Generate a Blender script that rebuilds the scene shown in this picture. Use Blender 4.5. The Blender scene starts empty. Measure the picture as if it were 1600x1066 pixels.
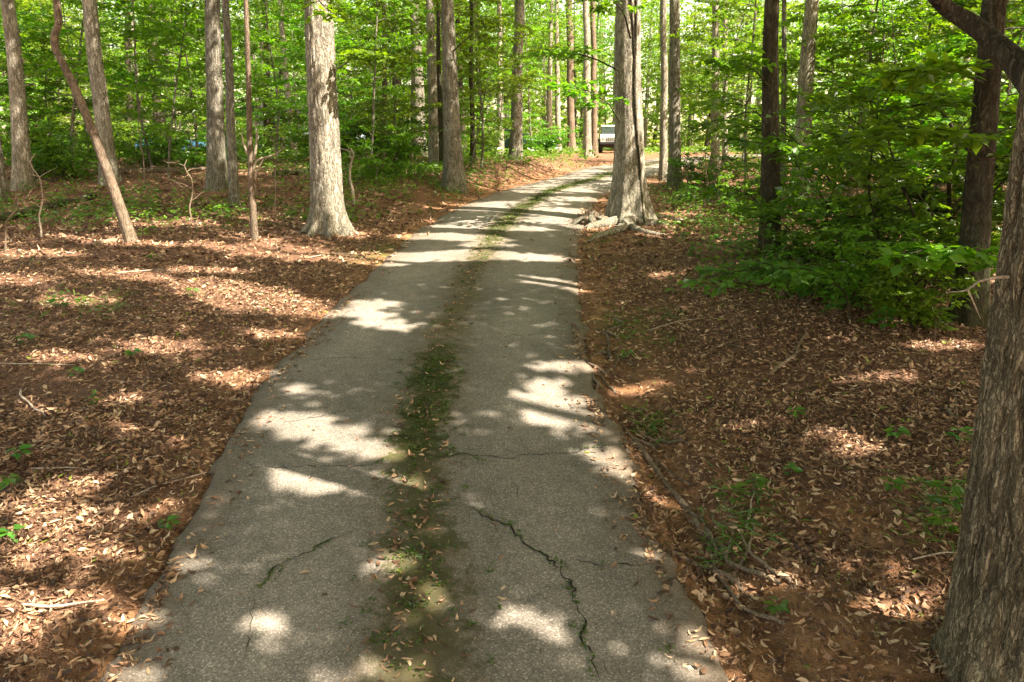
import bpy, math, random
import numpy as np
from mathutils import Vector, Matrix
rs = np.random.RandomState(7)
random.seed(7)
R = math.radians
SC = bpy.context.scene
COL = SC.collection

# ------------------------------------------------------------------ camera, sky, sun, exposure
CAM_Z = 2.75
PITCH = R(14.0)
F = 1150.0                     # focal length in photo pixels (photo is 1600 wide)
cam_d = bpy.data.cameras.new('camera'); cam = bpy.data.objects.new('camera', cam_d); COL.objects.link(cam)
cam.location = (0, 0, CAM_Z); cam.rotation_euler = (math.pi/2 - PITCH, 0, 0)
cam_d.sensor_width = 36; cam_d.lens = F/1600*36; cam_d.clip_start = .05; cam_d.clip_end = 2000
SC.camera = cam

SUN_EL = R(52); SAZ = math.atan2(0.88, -0.47)        # azimuth measured from +Y towards +X
S = np.array([math.sin(SAZ)*math.cos(SUN_EL), math.cos(SAZ)*math.cos(SUN_EL), math.sin(SUN_EL)])
w = bpy.data.worlds.new('World'); SC.world = w; w.use_nodes = True
wn = w.node_tree.nodes; wn.clear()
sky = wn.new('ShaderNodeTexSky'); sky.sky_type = 'NISHITA'; sky.sun_disc = False
sky.sun_elevation = SUN_EL; sky.sun_rotation = SAZ; sky.air_density = 1.0; sky.dust_density = 2.5; sky.ozone_density = .6
bg = wn.new('ShaderNodeBackground'); bg.inputs[1].default_value = .125
wo = wn.new('ShaderNodeOutputWorld')
wm = wn.new('ShaderNodeMix'); wm.data_type = 'RGBA'; wm.blend_type = 'MULTIPLY'; wm.inputs[0].default_value = 1; wm.inputs[7].default_value = (1.32, 1.0, .65, 1)   # hazy warm summer air
w.node_tree.links.new(sky.outputs[0], wm.inputs[6]); w.node_tree.links.new(wm.outputs[2], bg.inputs[0]); w.node_tree.links.new(bg.outputs[0], wo.inputs[0])
sd = bpy.data.lights.new('sun', 'SUN'); sd.energy = 5.0; sd.angle = R(.53); sd.color = (1, .88, .72)
so = bpy.data.objects.new('sun', sd); COL.objects.link(so)
so.rotation_euler = Vector(-S).to_track_quat('-Z', 'Y').to_euler(); so.location = (30, -20, 60)
SC.view_settings.view_transform = 'Standard'; SC.view_settings.look = 'None'
SC.view_settings.gamma = 1; SC.view_settings.exposure = 2.35
SC.cycles.max_bounces = 7; SC.cycles.diffuse_bounces = 4; SC.cycles.transmission_bounces = 4
SC.cycles.glossy_bounces = 2; SC.cycles.use_denoising = True
SC.cycles.sample_clamp_indirect = 6

# ------------------------------------------------------------------ helpers
def tag(o, label=None, cat=None, group=None, kind=None):
    if label: o['label'] = label
    if cat: o['category'] = cat
    if group: o['group'] = group
    if kind: o['kind'] = kind
    return o
def empty(name, loc, rz=0):
    o = bpy.data.objects.new(name, None); COL.objects.link(o); o.location = loc; o.rotation_euler = (0, 0, rz)
    o.empty_display_size = .2
    return o
def link(name, me, parent=None, loc=None):
    o = bpy.data.objects.new(name, me); COL.objects.link(o)
    if parent: o.parent = parent
    if loc is not None: o.location = loc
    return o
def copy_tree(o, parent=None):
    c = o.copy(); COL.objects.link(c)
    if parent: c.parent = parent
    for ch in list(o.children): copy_tree(ch, c)
    return c
def quad_mesh(name, V, Q, mat, tint=None, smooth=False, uv=None):
    me = bpy.data.meshes.new(name); V = np.asarray(V, np.float32); Q = np.asarray(Q, np.int32)
    me.vertices.add(len(V)); me.vertices.foreach_set('co', V.ravel())
    n = len(Q); me.loops.add(n*4); me.loops.foreach_set('vertex_index', Q.ravel())
    me.polygons.add(n); me.polygons.foreach_set('loop_start', np.arange(0, n*4, 4, dtype=np.int32))
    me.polygons.foreach_set('loop_total', np.full(n, 4, np.int32))
    me.polygons.foreach_set('use_smooth', np.full(n, smooth, bool))
    if tint is not None:
        a = me.attributes.new('tint', 'FLOAT', 'FACE'); a.data.foreach_set('value', np.asarray(tint, np.float32))
    me.update(calc_edges=True)
    if uv is not None:
        l = me.uv_layers.new(name='UVMap'); l.data.foreach_set('uv', np.asarray(uv, np.float32)[Q.ravel()].ravel())
    me.materials.append(mat)
    return me
def unit(a): return a/np.maximum(np.linalg.norm(a, axis=-1, keepdims=True), 1e-9)
def _h(ix, iy, iz, seed):
    n = (ix*374761393 + iy*668265263 + iz*2147483647 + seed*974634777) & 0xffffffff
    n = ((n ^ (n >> 13))*1274126177) & 0xffffffff
    n = ((n ^ (n >> 15))*2246822519) & 0xffffffff
    return ((n ^ (n >> 16)) & 0xffffff)/float(0xffffff)
def vnoise(x, y, z=0., seed=0):
    x, y, z = np.broadcast_arrays(np.asarray(x, float), np.asarray(y, float), np.asarray(z, float))
    xi, yi, zi = np.floor(x).astype(np.int64), np.floor(y).astype(np.int64), np.floor(z).astype(np.int64)
    fx, fy, fz = x-xi, y-yi, z-zi
    fx, fy, fz = fx*fx*(3-2*fx), fy*fy*(3-2*fy), fz*fz*(3-2*fz)
    r = 0
    for a in (0, 1):
        for b in (0, 1):
            for c in (0, 1):
                r = r + _h(xi+a, yi+b, zi+c, seed)*(fx if a else 1-fx)*(fy if b else 1-fy)*(fz if c else 1-fz)
    return r*2-1
def fbm(x, y, z=0., seed=0, o=4):
    r = 0; a = 1; t = 0
    for i in range(o):
        r = r + a*vnoise(x*2**i, y*2**i, np.asarray(z)*2**i, seed+i*17); t += a; a *= .5
    return r/t
def sstep(e0, e1, x):
    t = np.clip((x-e0)/(e1-e0), 0, 1); return t*t*(3-2*t)

# ------------------------------------------------------------------ terrain
PY = np.array([-40, -8, 0, 3, 5, 7, 11.7, 16, 18.5, 25, 35, 56, 100, 300.])
PZ = np.array([-6, -1.1, .02, .30, .54, .78, 1.25, 1.64, 1.86, 2.22, 2.66, 3.14, 3.7, 5.0])
def G0(x, y):
    z = np.interp(y, PY, PZ)
    for d in (-1.2, 1.2): z = z + np.interp(y+d, PY, PZ)
    return z/3
def ray(px, py):
    u, v = (px-800)/F, (533-py)/F
    return unit(np.array([u, math.cos(PITCH)+v*math.sin(PITCH), v*math.cos(PITCH)-math.sin(PITCH)]))
def px_ground(px, py, g=G0):
    d = ray(px, py); o = np.array([0, 0, CAM_Z]); t = 1.5
    while t < 400:
        p = o+d*t
        if p[2] <= g(p[0], p[1]):
            lo, hi = t-max(.02, t*.01)*1.01, t
            for _ in range(24):
                m = (lo+hi)/2; p = o+d*m
                if p[2] <= g(p[0], p[1]): hi = m
                else: lo = m
            return o+d*hi
        t += max(.02, t*.01)
    return o+d*120
def px_at_y(px, py, Y):
    d = ray(px, py); return np.array([0, 0, CAM_Z])+d*(Y/d[1])
def to_px(P):
    P = np.atleast_2d(P); x, y, z = P[:, 0], P[:, 1], P[:, 2]-CAM_Z
    dep = y*math.cos(PITCH)-z*math.sin(PITCH); up = y*math.sin(PITCH)+z*math.cos(PITCH)
    return 800+F*x/dep, 533-F*up/dep, dep

LE = [(165,1066),(194,1000),(275,850),(325,762),(352,700),(400,620),(430,580),(500,506),(570,437),(610,398),(650,362),(700,333),(745,312)]
RE = [(1143,1066),(1112,985),(1051,904),(1022,828),(990,741),(955,680),(938,627),(916,566),(910,509),(899,457),(897,409),(903,380),(907,345),(922,320)]
lx = lambda r: np.interp(r, [p[1] for p in LE][::-1], [p[0] for p in LE][::-1])
rx = lambda r: np.interp(r, [p[1] for p in RE][::-1], [p[0] for p in RE][::-1])
pairs = [((lx(r), r), (rx(r), r)) for r in (1066, 1000, 930, 860, 790, 720, 650, 590, 540, 490, 450, 415, 385, 360, 340, 324)]
pairs += [((790,297),(932,306)), ((845,284),(965,292)), ((900,271),(1000,279)), ((945,260),(1020,268))]
cl = []; hws = []
for a, b in pairs:
    A, B = px_ground(*a), px_ground(*b); cl.append((A[:2]+B[:2])/2); hws.append(np.linalg.norm(A[:2]-B[:2])/2)
cl = np.array(cl); hws = np.array(hws); hws[14:] = np.clip(hws[14:], 1.3, 1.65)
d0 = cl[0]-cl[2]; d0 /= np.linalg.norm(d0)
pre = [cl[0]+d0*k for k in (8, 5, 2.5, 1)]
post = [np.array(p, float) for p in ((9.2, 38), (13.5, 44), (19, 49), (26, 53), (36, 57), (60, 66))]
cl = np.vstack([pre, cl, post]); hws = np.concatenate([[hws[0]]*4, hws, [1.5]*6])
seg = np.concatenate([[0], np.cumsum(np.linalg.norm(np.diff(cl, axis=0), axis=1))])
sv = np.arange(0, seg[-1], .06)
def smooth(a, k):
    ker = np.hanning(k+2)[1:-1]; ker /= ker.sum()
    return np.convolve(np.pad(a, k//2, mode='edge'), ker, 'valid')[:len(a)]
k0 = 21
CX = smooth(np.interp(sv, seg, cl[:, 0]), k0); CY = smooth(np.interp(sv, seg, cl[:, 1]), k0); HW = smooth(np.interp(sv, seg, hws), k0)
TX, TY = np.gradient(CX), np.gradient(CY); TL = np.hypot(TX, TY); TX, TY = TX/TL, TY/TL
def road_info(x, y):
    """signed distance outside the road edge (negative = on road) and side (+ right)"""
    x = np.asarray(x, float).ravel(); y = np.asarray(y, float).ravel()
    D = np.empty(len(x)); SD = np.empty(len(x))
    for i in range(0, len(x), 20000):
        xs, ys = x[i:i+20000, None], y[i:i+20000, None]
        dd = np.hypot(xs-CX[None, ::4], ys-CY[None, ::4]); j = dd.argmin(1); jj = j*4
        D[i:i+20000] = dd[np.arange(len(j)), j]-HW[jj]
        SD[i:i+20000] = (x[i:i+20000]-CX[jj])*TY[jj]-(y[i:i+20000]-CY[jj])*TX[jj]
    return D, SD
def G(x, y):
    sh = np.shape(x); x = np.asarray(x, float).ravel(); y = np.asarray(y, float).ravel()
    D, SD = road_info(x, y); z = G0(x, y)
    e = sstep(.1, 2.2, D)
    z = z + e*(.10*fbm(x*.5, y*.5, 0, 3)+.03*fbm(x*2.3, y*2.3, 0, 5)) + sstep(0, .3, D)*.012*fbm(x*9, y*9, 0, 8, 3)
    z = z + sstep(6, 30, D)*.7*fbm(x*.06, y*.06, 0, 11)
    L = SD < 0
    bank = np.where(L, sstep(15, 19, y)*sstep(34, 28, y)*sstep(.2, 1.8, D)*.38, 0)        # raised bank left of the bend
    z = z + bank + np.where(~L, sstep(1.0, 2.6, D)*.16*sstep(14, 9, y), 0) - np.where(~L, sstep(.0, .2, D)*sstep(.62, .42, D+.16*fbm(x*1.2, y*1.2, 0, 55, 3))*.11*sstep(9, 5.5, y), 0)
    z = z - .06*sstep(.06, -.04, D) - .012
    return z.reshape(sh) if sh else float(z[0])
def Gs(x, y): return float(G(np.array([x]), np.array([y]))[0])
def pg(px, py):
    p = px_ground(px, py); 
    for _ in range(4):
        h = Gs(p[0], p[1])-G0(p[0], p[1]); p = px_ground(px, py, lambda a, b: G0(a, b)+h)
    p[2] = Gs(p[0], p[1]); return p

# ------------------------------------------------------------------ materials
def mat(name):
    m = bpy.data.materials.new(name); m.use_nodes = True; nt = m.node_tree; nt.nodes.clear()
    return m, nt, nt.nodes, nt.links
class NB:
    def __init__(s, name):
        s.m, s.nt, s.N, s.L = mat(name); s.out = s.N.new('ShaderNodeOutputMaterial')
    def n(s, t, ins=None, **kw):
        x = s.N.new(t)
        for k, v in kw.items(): setattr(x, k, v)
        for k, v in (ins or {}).items():
            if hasattr(v, 'node') : s.L.new(v, x.inputs[k])
            else: x.inputs[k].default_value = v
        return x
    def noise(s, vec, sc, det=3, rough=.55, dist=0):
        return s.n('ShaderNodeTexNoise', {'Vector': vec, 'Scale': sc, 'Detail': det, 'Roughness': rough, 'Distortion': dist}).outputs[0]
    def ramp(s, fac, stops, interp='LINEAR'):
        r = s.N.new('ShaderNodeValToRGB'); s.L.new(fac, r.inputs[0]); e = r.color_ramp.elements; r.color_ramp.interpolation = interp
        while len(e) < len(stops): e.new(.5)
        for q, (p, c) in zip(e, stops):
            q.position = p; q.color = (c, c, c, 1) if np.isscalar(c) else (*c, 1)
        return r.outputs[0]
    def mix(s, f, a, b, mode='MIX'):
        x = s.N.new('ShaderNodeMix'); x.data_type = 'RGBA'; x.blend_type = mode
        for i, v in ((0, f), (6, a), (7, b)):
            if hasattr(v, 'node'): s.L.new(v, x.inputs[i])
            elif i == 0: x.inputs[0].default_value = v
            else: x.inputs[i].default_value = (*v, 1) if len(v) == 3 else v
        return x.outputs[2]
    def math(s, op, a, b=0., clamp=False):
        x = s.N.new('ShaderNodeMath'); x.operation = op; x.use_clamp = clamp
        for i, v in ((0, a), (1, b)):
            if hasattr(v, 'node'): s.L.new(v, x.inputs[i])
            else: x.inputs[i].default_value = v
        return x.outputs[0]
    def mapping(s, vec, scale):
        return s.n('ShaderNodeMapping', {'Vector': vec, 'Scale': scale}).outputs[0]
    def bump(s, h, st, d, normal=None):
        ins = {'Height': h, 'Strength': st, 'Distance': d}
        if normal: ins['Normal'] = normal
        return s.n('ShaderNodeBump', ins).outputs[0]
    def pbr(s, col, rough=.9, normal=None, spec=.3, metal=0.):
        ins = {'Base Color': col if hasattr(col, 'node') else (*col, 1), 'Roughness': rough, 'Specular IOR Level': spec, 'Metallic': metal}
        if normal: ins['Normal'] = normal
        b = s.n('ShaderNodeBsdfPrincipled', ins); s.L.new(b.outputs[0], s.out.inputs[0]); return s.m
    def attr(s, name): return s.n('ShaderNodeAttribute', attribute_name=name).outputs
    def obj(s): return s.n('ShaderNodeTexCoord').outputs['Object']

def leaf_mat(name, cols, trans=.5, var=.10):
    b = NB(name); t = b.attr('tint')['Fac']
    c = b.ramp(t, [(i/(len(cols)-1), q) for i, q in enumerate(cols)])
    r = b.n('ShaderNodeObjectInfo').outputs['Random']
    hs = b.n('ShaderNodeHueSaturation', {'Hue': b.math('ADD', .5-var*.25, b.math('MULTIPLY', r, var*.5)), 'Saturation': 1.0,
         'Value': b.math('ADD', .8, b.math('MULTIPLY', r, .4)), 'Color': c}).outputs[0]
    d = b.n('ShaderNodeBsdfDiffuse', {'Color': hs, 'Roughness': .5})
    tc = b.mix(1., hs, (1.48, 1.52, .28), 'MULTIPLY')
    tr = b.n('ShaderNodeBsdfTranslucent', {'Color': tc})
    gl = b.n('ShaderNodeBsdfGlossy', {'Roughness': .38, 'Color': (.9, .95, 1, 1)})
    m1 = b.n('ShaderNodeMixShader', {0: trans, 1: d.outputs[0], 2: tr.outputs[0]})
    m2 = b.n('ShaderNodeMixShader', {0: .045, 1: m1.outputs[0], 2: gl.outputs[0]})
    b.L.new(m2.outputs[0], b.out.inputs[0]); return b.m
M = {}
M['leaf'] = leaf_mat('understory leaf', [(.07,.14,.012), (.115,.225,.016), (.165,.30,.022), (.27,.40,.03)], .52)
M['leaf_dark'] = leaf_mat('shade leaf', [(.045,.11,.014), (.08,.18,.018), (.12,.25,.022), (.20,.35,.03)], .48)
M['leaf_canopy'] = leaf_mat('canopy leaf', [(.06,.12,.016), (.09,.18,.02), (.13,.23,.025), (.2,.3,.03)], .5)
M['herb'] = leaf_mat('herb leaf', [(.05,.12,.015), (.08,.19,.02), (.13,.26,.03), (.25,.33,.05)], .4)
M['far'] = leaf_mat('far leaf', [(.08,.15,.014), (.13,.24,.02), (.18,.31,.024), (.27,.40,.03)], .55)

def litter_mat():
    b = NB('leaf litter'); t = b.attr('tint')['Fac']
    c = b.ramp(t, [(0, (.06,.030,.018)), (.2, (.14,.076,.040)), (.45, (.28,.160,.088)), (.7, (.43,.275,.160)), (.93, (.60,.45,.30)), (.955, (.17,.21,.03)), (1, (.22,.29,.03))])
    n = b.noise(b.obj(), 60, 3)
    c = b.mix(1., c, b.ramp(n, [(.3, .75), (.7, 1.2)]), 'MULTIPLY')
    d = b.n('ShaderNodeBsdfPrincipled', {'Base Color': c, 'Roughness': .62, 'Specular IOR Level': .45})
    tr = b.n('ShaderNodeBsdfTranslucent', {'Color': c})
    m1 = b.n('ShaderNodeMixShader', {0: .15, 1: d.outputs[0], 2: tr.outputs[0]})
    b.L.new(m1.outputs[0], b.out.inputs[0]); return b.m
M['litter'] = litter_mat()

def ground_mat():
    b = NB('forest floor'); o = b.obj(); at = b.attr('bare')['Fac']
    moss = b.attr('mossy')['Fac']
    v = b.n('ShaderNodeTexVoronoi', {'Vector': b.mapping(o, (1, 1, 1)), 'Scale': 17, 'Randomness': 1}, distance='MINKOWSKI' if False else 'EUCLIDEAN')
    warp = b.n('ShaderNodeVectorMath', {0: o, 1: b.n('ShaderNodeTexNoise', {'Vector': o, 'Scale': 11, 'Detail': 3}).outputs['Color']}, operation='ADD').outputs[0]
    v2 = b.n('ShaderNodeTexVoronoi', {'Vector': warp, 'Scale': 20})
    lc = b.ramp(b.n('ShaderNodeSeparateColor', {0: v2.outputs['Color']}).outputs[0],
                [(0, (.06,.03,.018)), (.35, (.13,.065,.038)), (.65, (.22,.115,.07)), (1, (.36,.21,.135))])
    big = b.noise(o, .9, 4); lc = b.mix(b.ramp(big, [(.35, 0), (.7, .5)]), lc, (.10, .055, .03))
    fine = b.noise(o, 34, 5, .7)
    soil = b.ramp(b.noise(o, 6, 6, .65), [(.25, (.13,.062,.028)), (.5, (.28,.142,.066)), (.78, (.44,.26,.14))])
    soil = b.mix(1., soil, b.ramp(fine, [(.25, .55), (.7, 1.25)]), 'MULTIPLY')
    f = b.math('MULTIPLY', at, b.ramp(b.noise(o, 3.5, 5, .6), [(.36, 0), (.55, 1)]), clamp=True)
    c = b.mix(f, lc, soil)
    mf = b.math('MULTIPLY', moss, b.ramp(b.noise(o, 9, 5, .65), [(.42, 0), (.58, 1)]), clamp=True)
    c = b.mix(mf, c, b.ramp(fine, [(.3, (.04,.06,.008)), (.7, (.12,.15,.02))]))
    h = b.math('ADD', b.math('MULTIPLY', v2.outputs['Distance'], .8), b.math('MULTIPLY', fine, .5))
    return b.pbr(c, .92, b.bump(h, .8, .02), .25)
M['ground'] = ground_mat()

def road_mat():
    b = NB('old asphalt'); o = b.obj(); uv = b.n('ShaderNodeUVMap', uv_map='UVMap').outputs[0]
    sp = b.n('ShaderNodeSeparateXYZ', {0: uv}); u, v = sp.outputs[0], sp.outputs[1]
    big = b.noise(o, .8, 5, .6); med = b.noise(o, 7, 4, .6); fine = b.noise(o, 110, 3, .75)
    vor = b.n('ShaderNodeTexVoronoi', {'Vector': o, 'Scale': 120})
    agg = b.n('ShaderNodeSeparateColor', {0: vor.outputs['Color']}).outputs[0]
    c = b.ramp(agg, [(0, (.17,.150,.125)), (.5, (.24,.215,.182)), (.88, (.31,.28,.238)), (1, (.48,.43,.36))])
    c = b.mix(1., c, b.ramp(big, [(.3, .74), (.7, 1.2)]), 'MULTIPLY')
    c = b.mix(1., c, b.ramp(fine, [(.25, .7), (.75, 1.25)]), 'MULTIPLY')
    c = b.mix(1., c, b.ramp(med, [(.3, .84), (.7, 1.12)]), 'MULTIPLY')
    tr_ = b.math('ABSOLUTE', b.math('SUBTRACT', b.math('ABSOLUTE', b.math('SUBTRACT', u, .5)), .27))
    c = b.mix(1., c, b.ramp(b.math('ADD', tr_, b.math('MULTIPLY', big, .1)), [(.05, 1.12), (.22, .88)]), 'MULTIPLY')
    dark = b.ramp(vor.outputs['Distance'], [(.0, 1.), (.75, .65)])
    c = b.mix(1., c, dark, 'MULTIPLY')
    # brown dirt film towards the middle and the edges
    uc = b.math('ABSOLUTE', b.math('SUBTRACT', u, b.math('ADD', .5, b.math('MULTIPLY', b.math('SUBTRACT', b.noise(b.mapping(uv, (0, .55, 0)), 1, 2), .5), .10))))
    wide = b.math('ADD', uc, b.math('MULTIPLY', b.math('SUBTRACT', b.noise(o, 3.6, 7, .78), .5), .42))
    film = b.ramp(wide, [(.0, .75), (.12, 0)])
    edge = b.math('ADD', b.math('ABSOLUTE', b.math('SUBTRACT', u, .5)), b.math('MULTIPLY', b.math('SUBTRACT', b.noise(o, 2, 5, .7), .5), .16))
    ef = b.ramp(edge, [(.40, 0), (.54, .7)])
    c = b.mix(ef, c, b.mix(fine, (.05,.036,.02), (.19,.13,.08)))
    c = b.mix(film, c, b.mix(fine, (.055,.040,.018), (.17,.12,.06)))
    mossy = b.ramp(b.math('ADD', uc, b.math('MULTIPLY', b.math('SUBTRACT', b.noise(o, 7, 7, .8), .5), .42)), [(.045, 1), (.07, 0)])
    mv = b.attr('mossy')['Fac']
    mf = b.math('MULTIPLY', mossy, mv, clamp=True)
    mc = b.mix(b.noise(o, 40, 5, .75), (.012,.018,.003), (.075,.075,.016))
    c = b.mix(mf, c, mc)
    h = b.math('ADD', b.math('MULTIPLY', fine, .6), b.math('MULTIPLY', agg, .5))
    h = b.math('ADD', h, b.math('MULTIPLY', med, .6))
    return b.pbr(c, .88, b.bump(h, .55, .006), .3)
M['road'] = road_mat()

def bark_mat(name, c0, c1, c2, sc=1., lichen=.3, moss=0., bumps=.9, zs=.16):
    b = NB(name); o = b.obj()
    rnd = b.n('ShaderNodeObjectInfo').outputs['Random']
    wv = b.n('ShaderNodeVectorMath', {0: o, 1: b.n('ShaderNodeCombineXYZ', {0: b.math('MULTIPLY', rnd, 31.), 1: 0., 2: b.math('MULTIPLY', rnd, 17.)}).outputs[0]}, operation='ADD').outputs[0]
    mp = b.mapping(wv, (1, 1, zs))
    dn = b.n('ShaderNodeTexNoise', {'Vector': b.mapping(wv, (1, 1, .6)), 'Scale': 9*sc, 'Detail': 2}).outputs['Color']
    dv = b.n('ShaderNodeVectorMath', {0: mp, 1: b.n('ShaderNodeVectorMath', {0: dn, 'Scale': .09/sc}, operation='SCALE').outputs[0]}, operation='ADD').outputs[0]
    r1 = b.math('ABSOLUTE', b.math('SUBTRACT', b.noise(dv, 17*sc, 3, .6), .5)); r2 = b.math('ABSOLUTE', b.math('SUBTRACT', b.noise(dv, 39*sc, 2, .6), .5))
    n1 = b.noise(mp, 40*sc, 5, .7); n2 = b.noise(wv, 2.2, 4, .6)
    crack = b.math('MULTIPLY', b.ramp(r1, [(.0, .1), (.085, 1)]), b.ramp(r2, [(.0, .45), (.07, 1)]))
    c = b.mix(crack, c0, b.mix(n1, c1, c2))
    c = b.mix(1., c, b.ramp(n2, [(.3, .7), (.7, 1.2)]), 'MULTIPLY')
    kn = b.n('ShaderNodeTexVoronoi', {'Vector': b.mapping(wv, (1, 1, .45)), 'Scale': 4.2*sc}).outputs['Distance']
    c = b.mix(b.math('MULTIPLY', b.ramp(kn, [(.07, 1), (.15, 0)]), .8), c, c0)
    lf = b.math('MULTIPLY', b.ramp(b.noise(wv, 6, 5, .65), [(.55, 0), (.62, 1)]), lichen)
    c = b.mix(lf, c, (.36, .37, .31))
    if moss:
        z = b.n('ShaderNodeSeparateXYZ', {0: o}).outputs[2]
        mf = b.math('MULTIPLY', b.ramp(b.math('ADD', b.math('MULTIPLY', z, .35), b.noise(wv, 4, 4, .7)), [(.45, 1), (.95, 0)]), moss)
        c = b.mix(mf, c, (.05, .065, .012))
    h = b.math('ADD', crack, b.math('MULTIPLY', n1, .7))
    return b.pbr(c, .9, b.bump(h, bumps, .03), .2)
M['bark'] = bark_mat('grey bark', (.08,.07,.056), (.25,.228,.185), (.46,.425,.345), 1.2, .45, .3)
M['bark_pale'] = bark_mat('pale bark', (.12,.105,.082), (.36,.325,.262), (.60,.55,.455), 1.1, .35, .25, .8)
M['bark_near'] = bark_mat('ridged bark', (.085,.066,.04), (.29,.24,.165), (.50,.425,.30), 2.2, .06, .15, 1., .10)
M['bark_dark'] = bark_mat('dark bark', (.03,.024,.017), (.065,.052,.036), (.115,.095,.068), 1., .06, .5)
M['bark_brown'] = bark_mat('brown bark', (.075,.055,.038), (.19,.14,.10), (.31,.235,.175), 1.6, .1, .1, .5)
M['twig'] = bark_mat('twig wood', (.10,.075,.05), (.20,.15,.105), (.34,.26,.19), 2.5, 0, 0, .4)
M['twig_pale'] = bark_mat('bare wood', (.22,.18,.14), (.40,.33,.26), (.55,.47,.38), 2.5, 0, 0, .3)
def plain(name, c, rough=.5, spec=.5, metal=0., nz=.12):
    b = NB(name); n = b.noise(b.obj(), 7, 4, .6)
    return b.pbr(b.mix(1., (*c,), b.ramp(n, [(.3, 1-nz), (.7, 1+nz)]), 'MULTIPLY'), rough, None, spec, metal)
M['crack'] = plain('crack fill', (.03,.028,.022), .95, .1, 0, .3)
M['white_paint'] = plain('white car paint', (.78,.78,.78), .25, .6, 0, .03)
M['black_trim'] = plain('black trim', (.02,.02,.02), .5, .4)
M['glass'] = plain('dark car glass', (.015,.025,.022), .08, .8)
M['tyre'] = plain('tyre rubber', (.025,.025,.025), .85, .2)
M['rim'] = plain('alloy rim', (.16,.16,.17), .3, .6, .6)
M['blue_paint'] = plain('blue car paint', (.05,.15,.28), .35, .6, 0, .05)
M['teal_paint'] = plain('dark blue paint', (.015,.055,.09), .3, .6, 0, .05)
M['lamp_lens'] = plain('lamp lens', (.6,.6,.58), .15, .7)
M['siding'] = plain('pale blue siding', (.36,.46,.58), .7, .2)
M['roofing'] = plain('roof shingle', (.10,.095,.09), .9, .1)
M['white_trim'] = plain('white trim', (.7,.7,.68), .6, .3)

# ------------------------------------------------------------------ ground mesh
def graded(bands):
    out = [bands[0][0]]
    for a, b_, st in bands:
        n = max(1, int(round((b_-a)/st))); out += list(np.linspace(a, b_, n+1)[1:])
    return np.array(out)
gx = graded([(-220,-60,16),(-60,-20,2),(-20,-9,.35),(-9,9,.075),(9,20,.35),(20,60,2),(60,220,16)])
gy = graded([(-60,-8,6),(-8,1.5,.6),(1.5,13,.08),(13,30,.2),(30,60,.7),(60,120,4),(120,260,14)])
X, Y = np.meshgrid(gx, gy); Z = G(X, Y)
nx, ny = len(gx), len(gy); idx = np.arange(nx*ny).reshape(ny, nx)
Q = np.stack([idx[:-1, :-1], idx[:-1, 1:], idx[1:, 1:], idx[1:, :-1]], -1).reshape(-1, 4)
V = np.stack([X, Y, Z], -1).reshape(-1, 3)
me = quad_mesh('ground', V, Q, M['ground'], smooth=True)
D, SD = road_info(V[:, 0], V[:, 1])
MOSS_PX = [(975,505,45,25),(1012,650,35,18),(900,560,20,30),(600,390,60,20),(430,1,1,1)]
def bare_fn(x, y, D, SD):
    Lb = sstep(.75, .1, D)*(SD < 0)*.8
    Rb = sstep(1.25, .2, D)*(SD >= 0)*sstep(16, 10, y)
    far = sstep(1.5, .3, D)*sstep(12, 17, y)*sstep(34, 24, y)*.8
    c1 = np.exp(-(((x-2.3)/.75)**2+((y-4.4)/.45)**2))*.9          # worn earth between the drive and the near trunk
    c2 = np.exp(-(((x-1.9)/.6)**2+((y-3.5)/.5)**2))*.9
    path = np.exp(-((x-6.6-.0*(y))/2.6)**2)*sstep(36, 42, y)*sstep(75, 60, y)*.35
    return np.clip(Lb+Rb+far+c1+c2+path, 0, 1)
def moss_fn(x, y):
    r = 0
    for a, b_, c, d in MOSS_PX[:4]:
        p = px_ground(a, b_); q = px_ground(a+c, b_); s2 = px_ground(a, b_-d)
        r = r + np.exp(-(((x-p[0])/abs(q[0]-p[0]))**2+((y-p[1])/max(.1, abs(s2[1]-p[1])))**2))
    return np.clip(r, 0, 1)
for nm, val in (('bare', bare_fn(V[:, 0], V[:, 1], D, SD)), ('mossy', moss_fn(V[:, 0], V[:, 1]))):
    a = me.attributes.new(nm, 'FLOAT', 'POINT'); a.data.foreach_set('value', val.astype(np.float32))
ground = tag(link('ground', me), 'forest floor of brown leaf litter and red earth', kind='structure')

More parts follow.
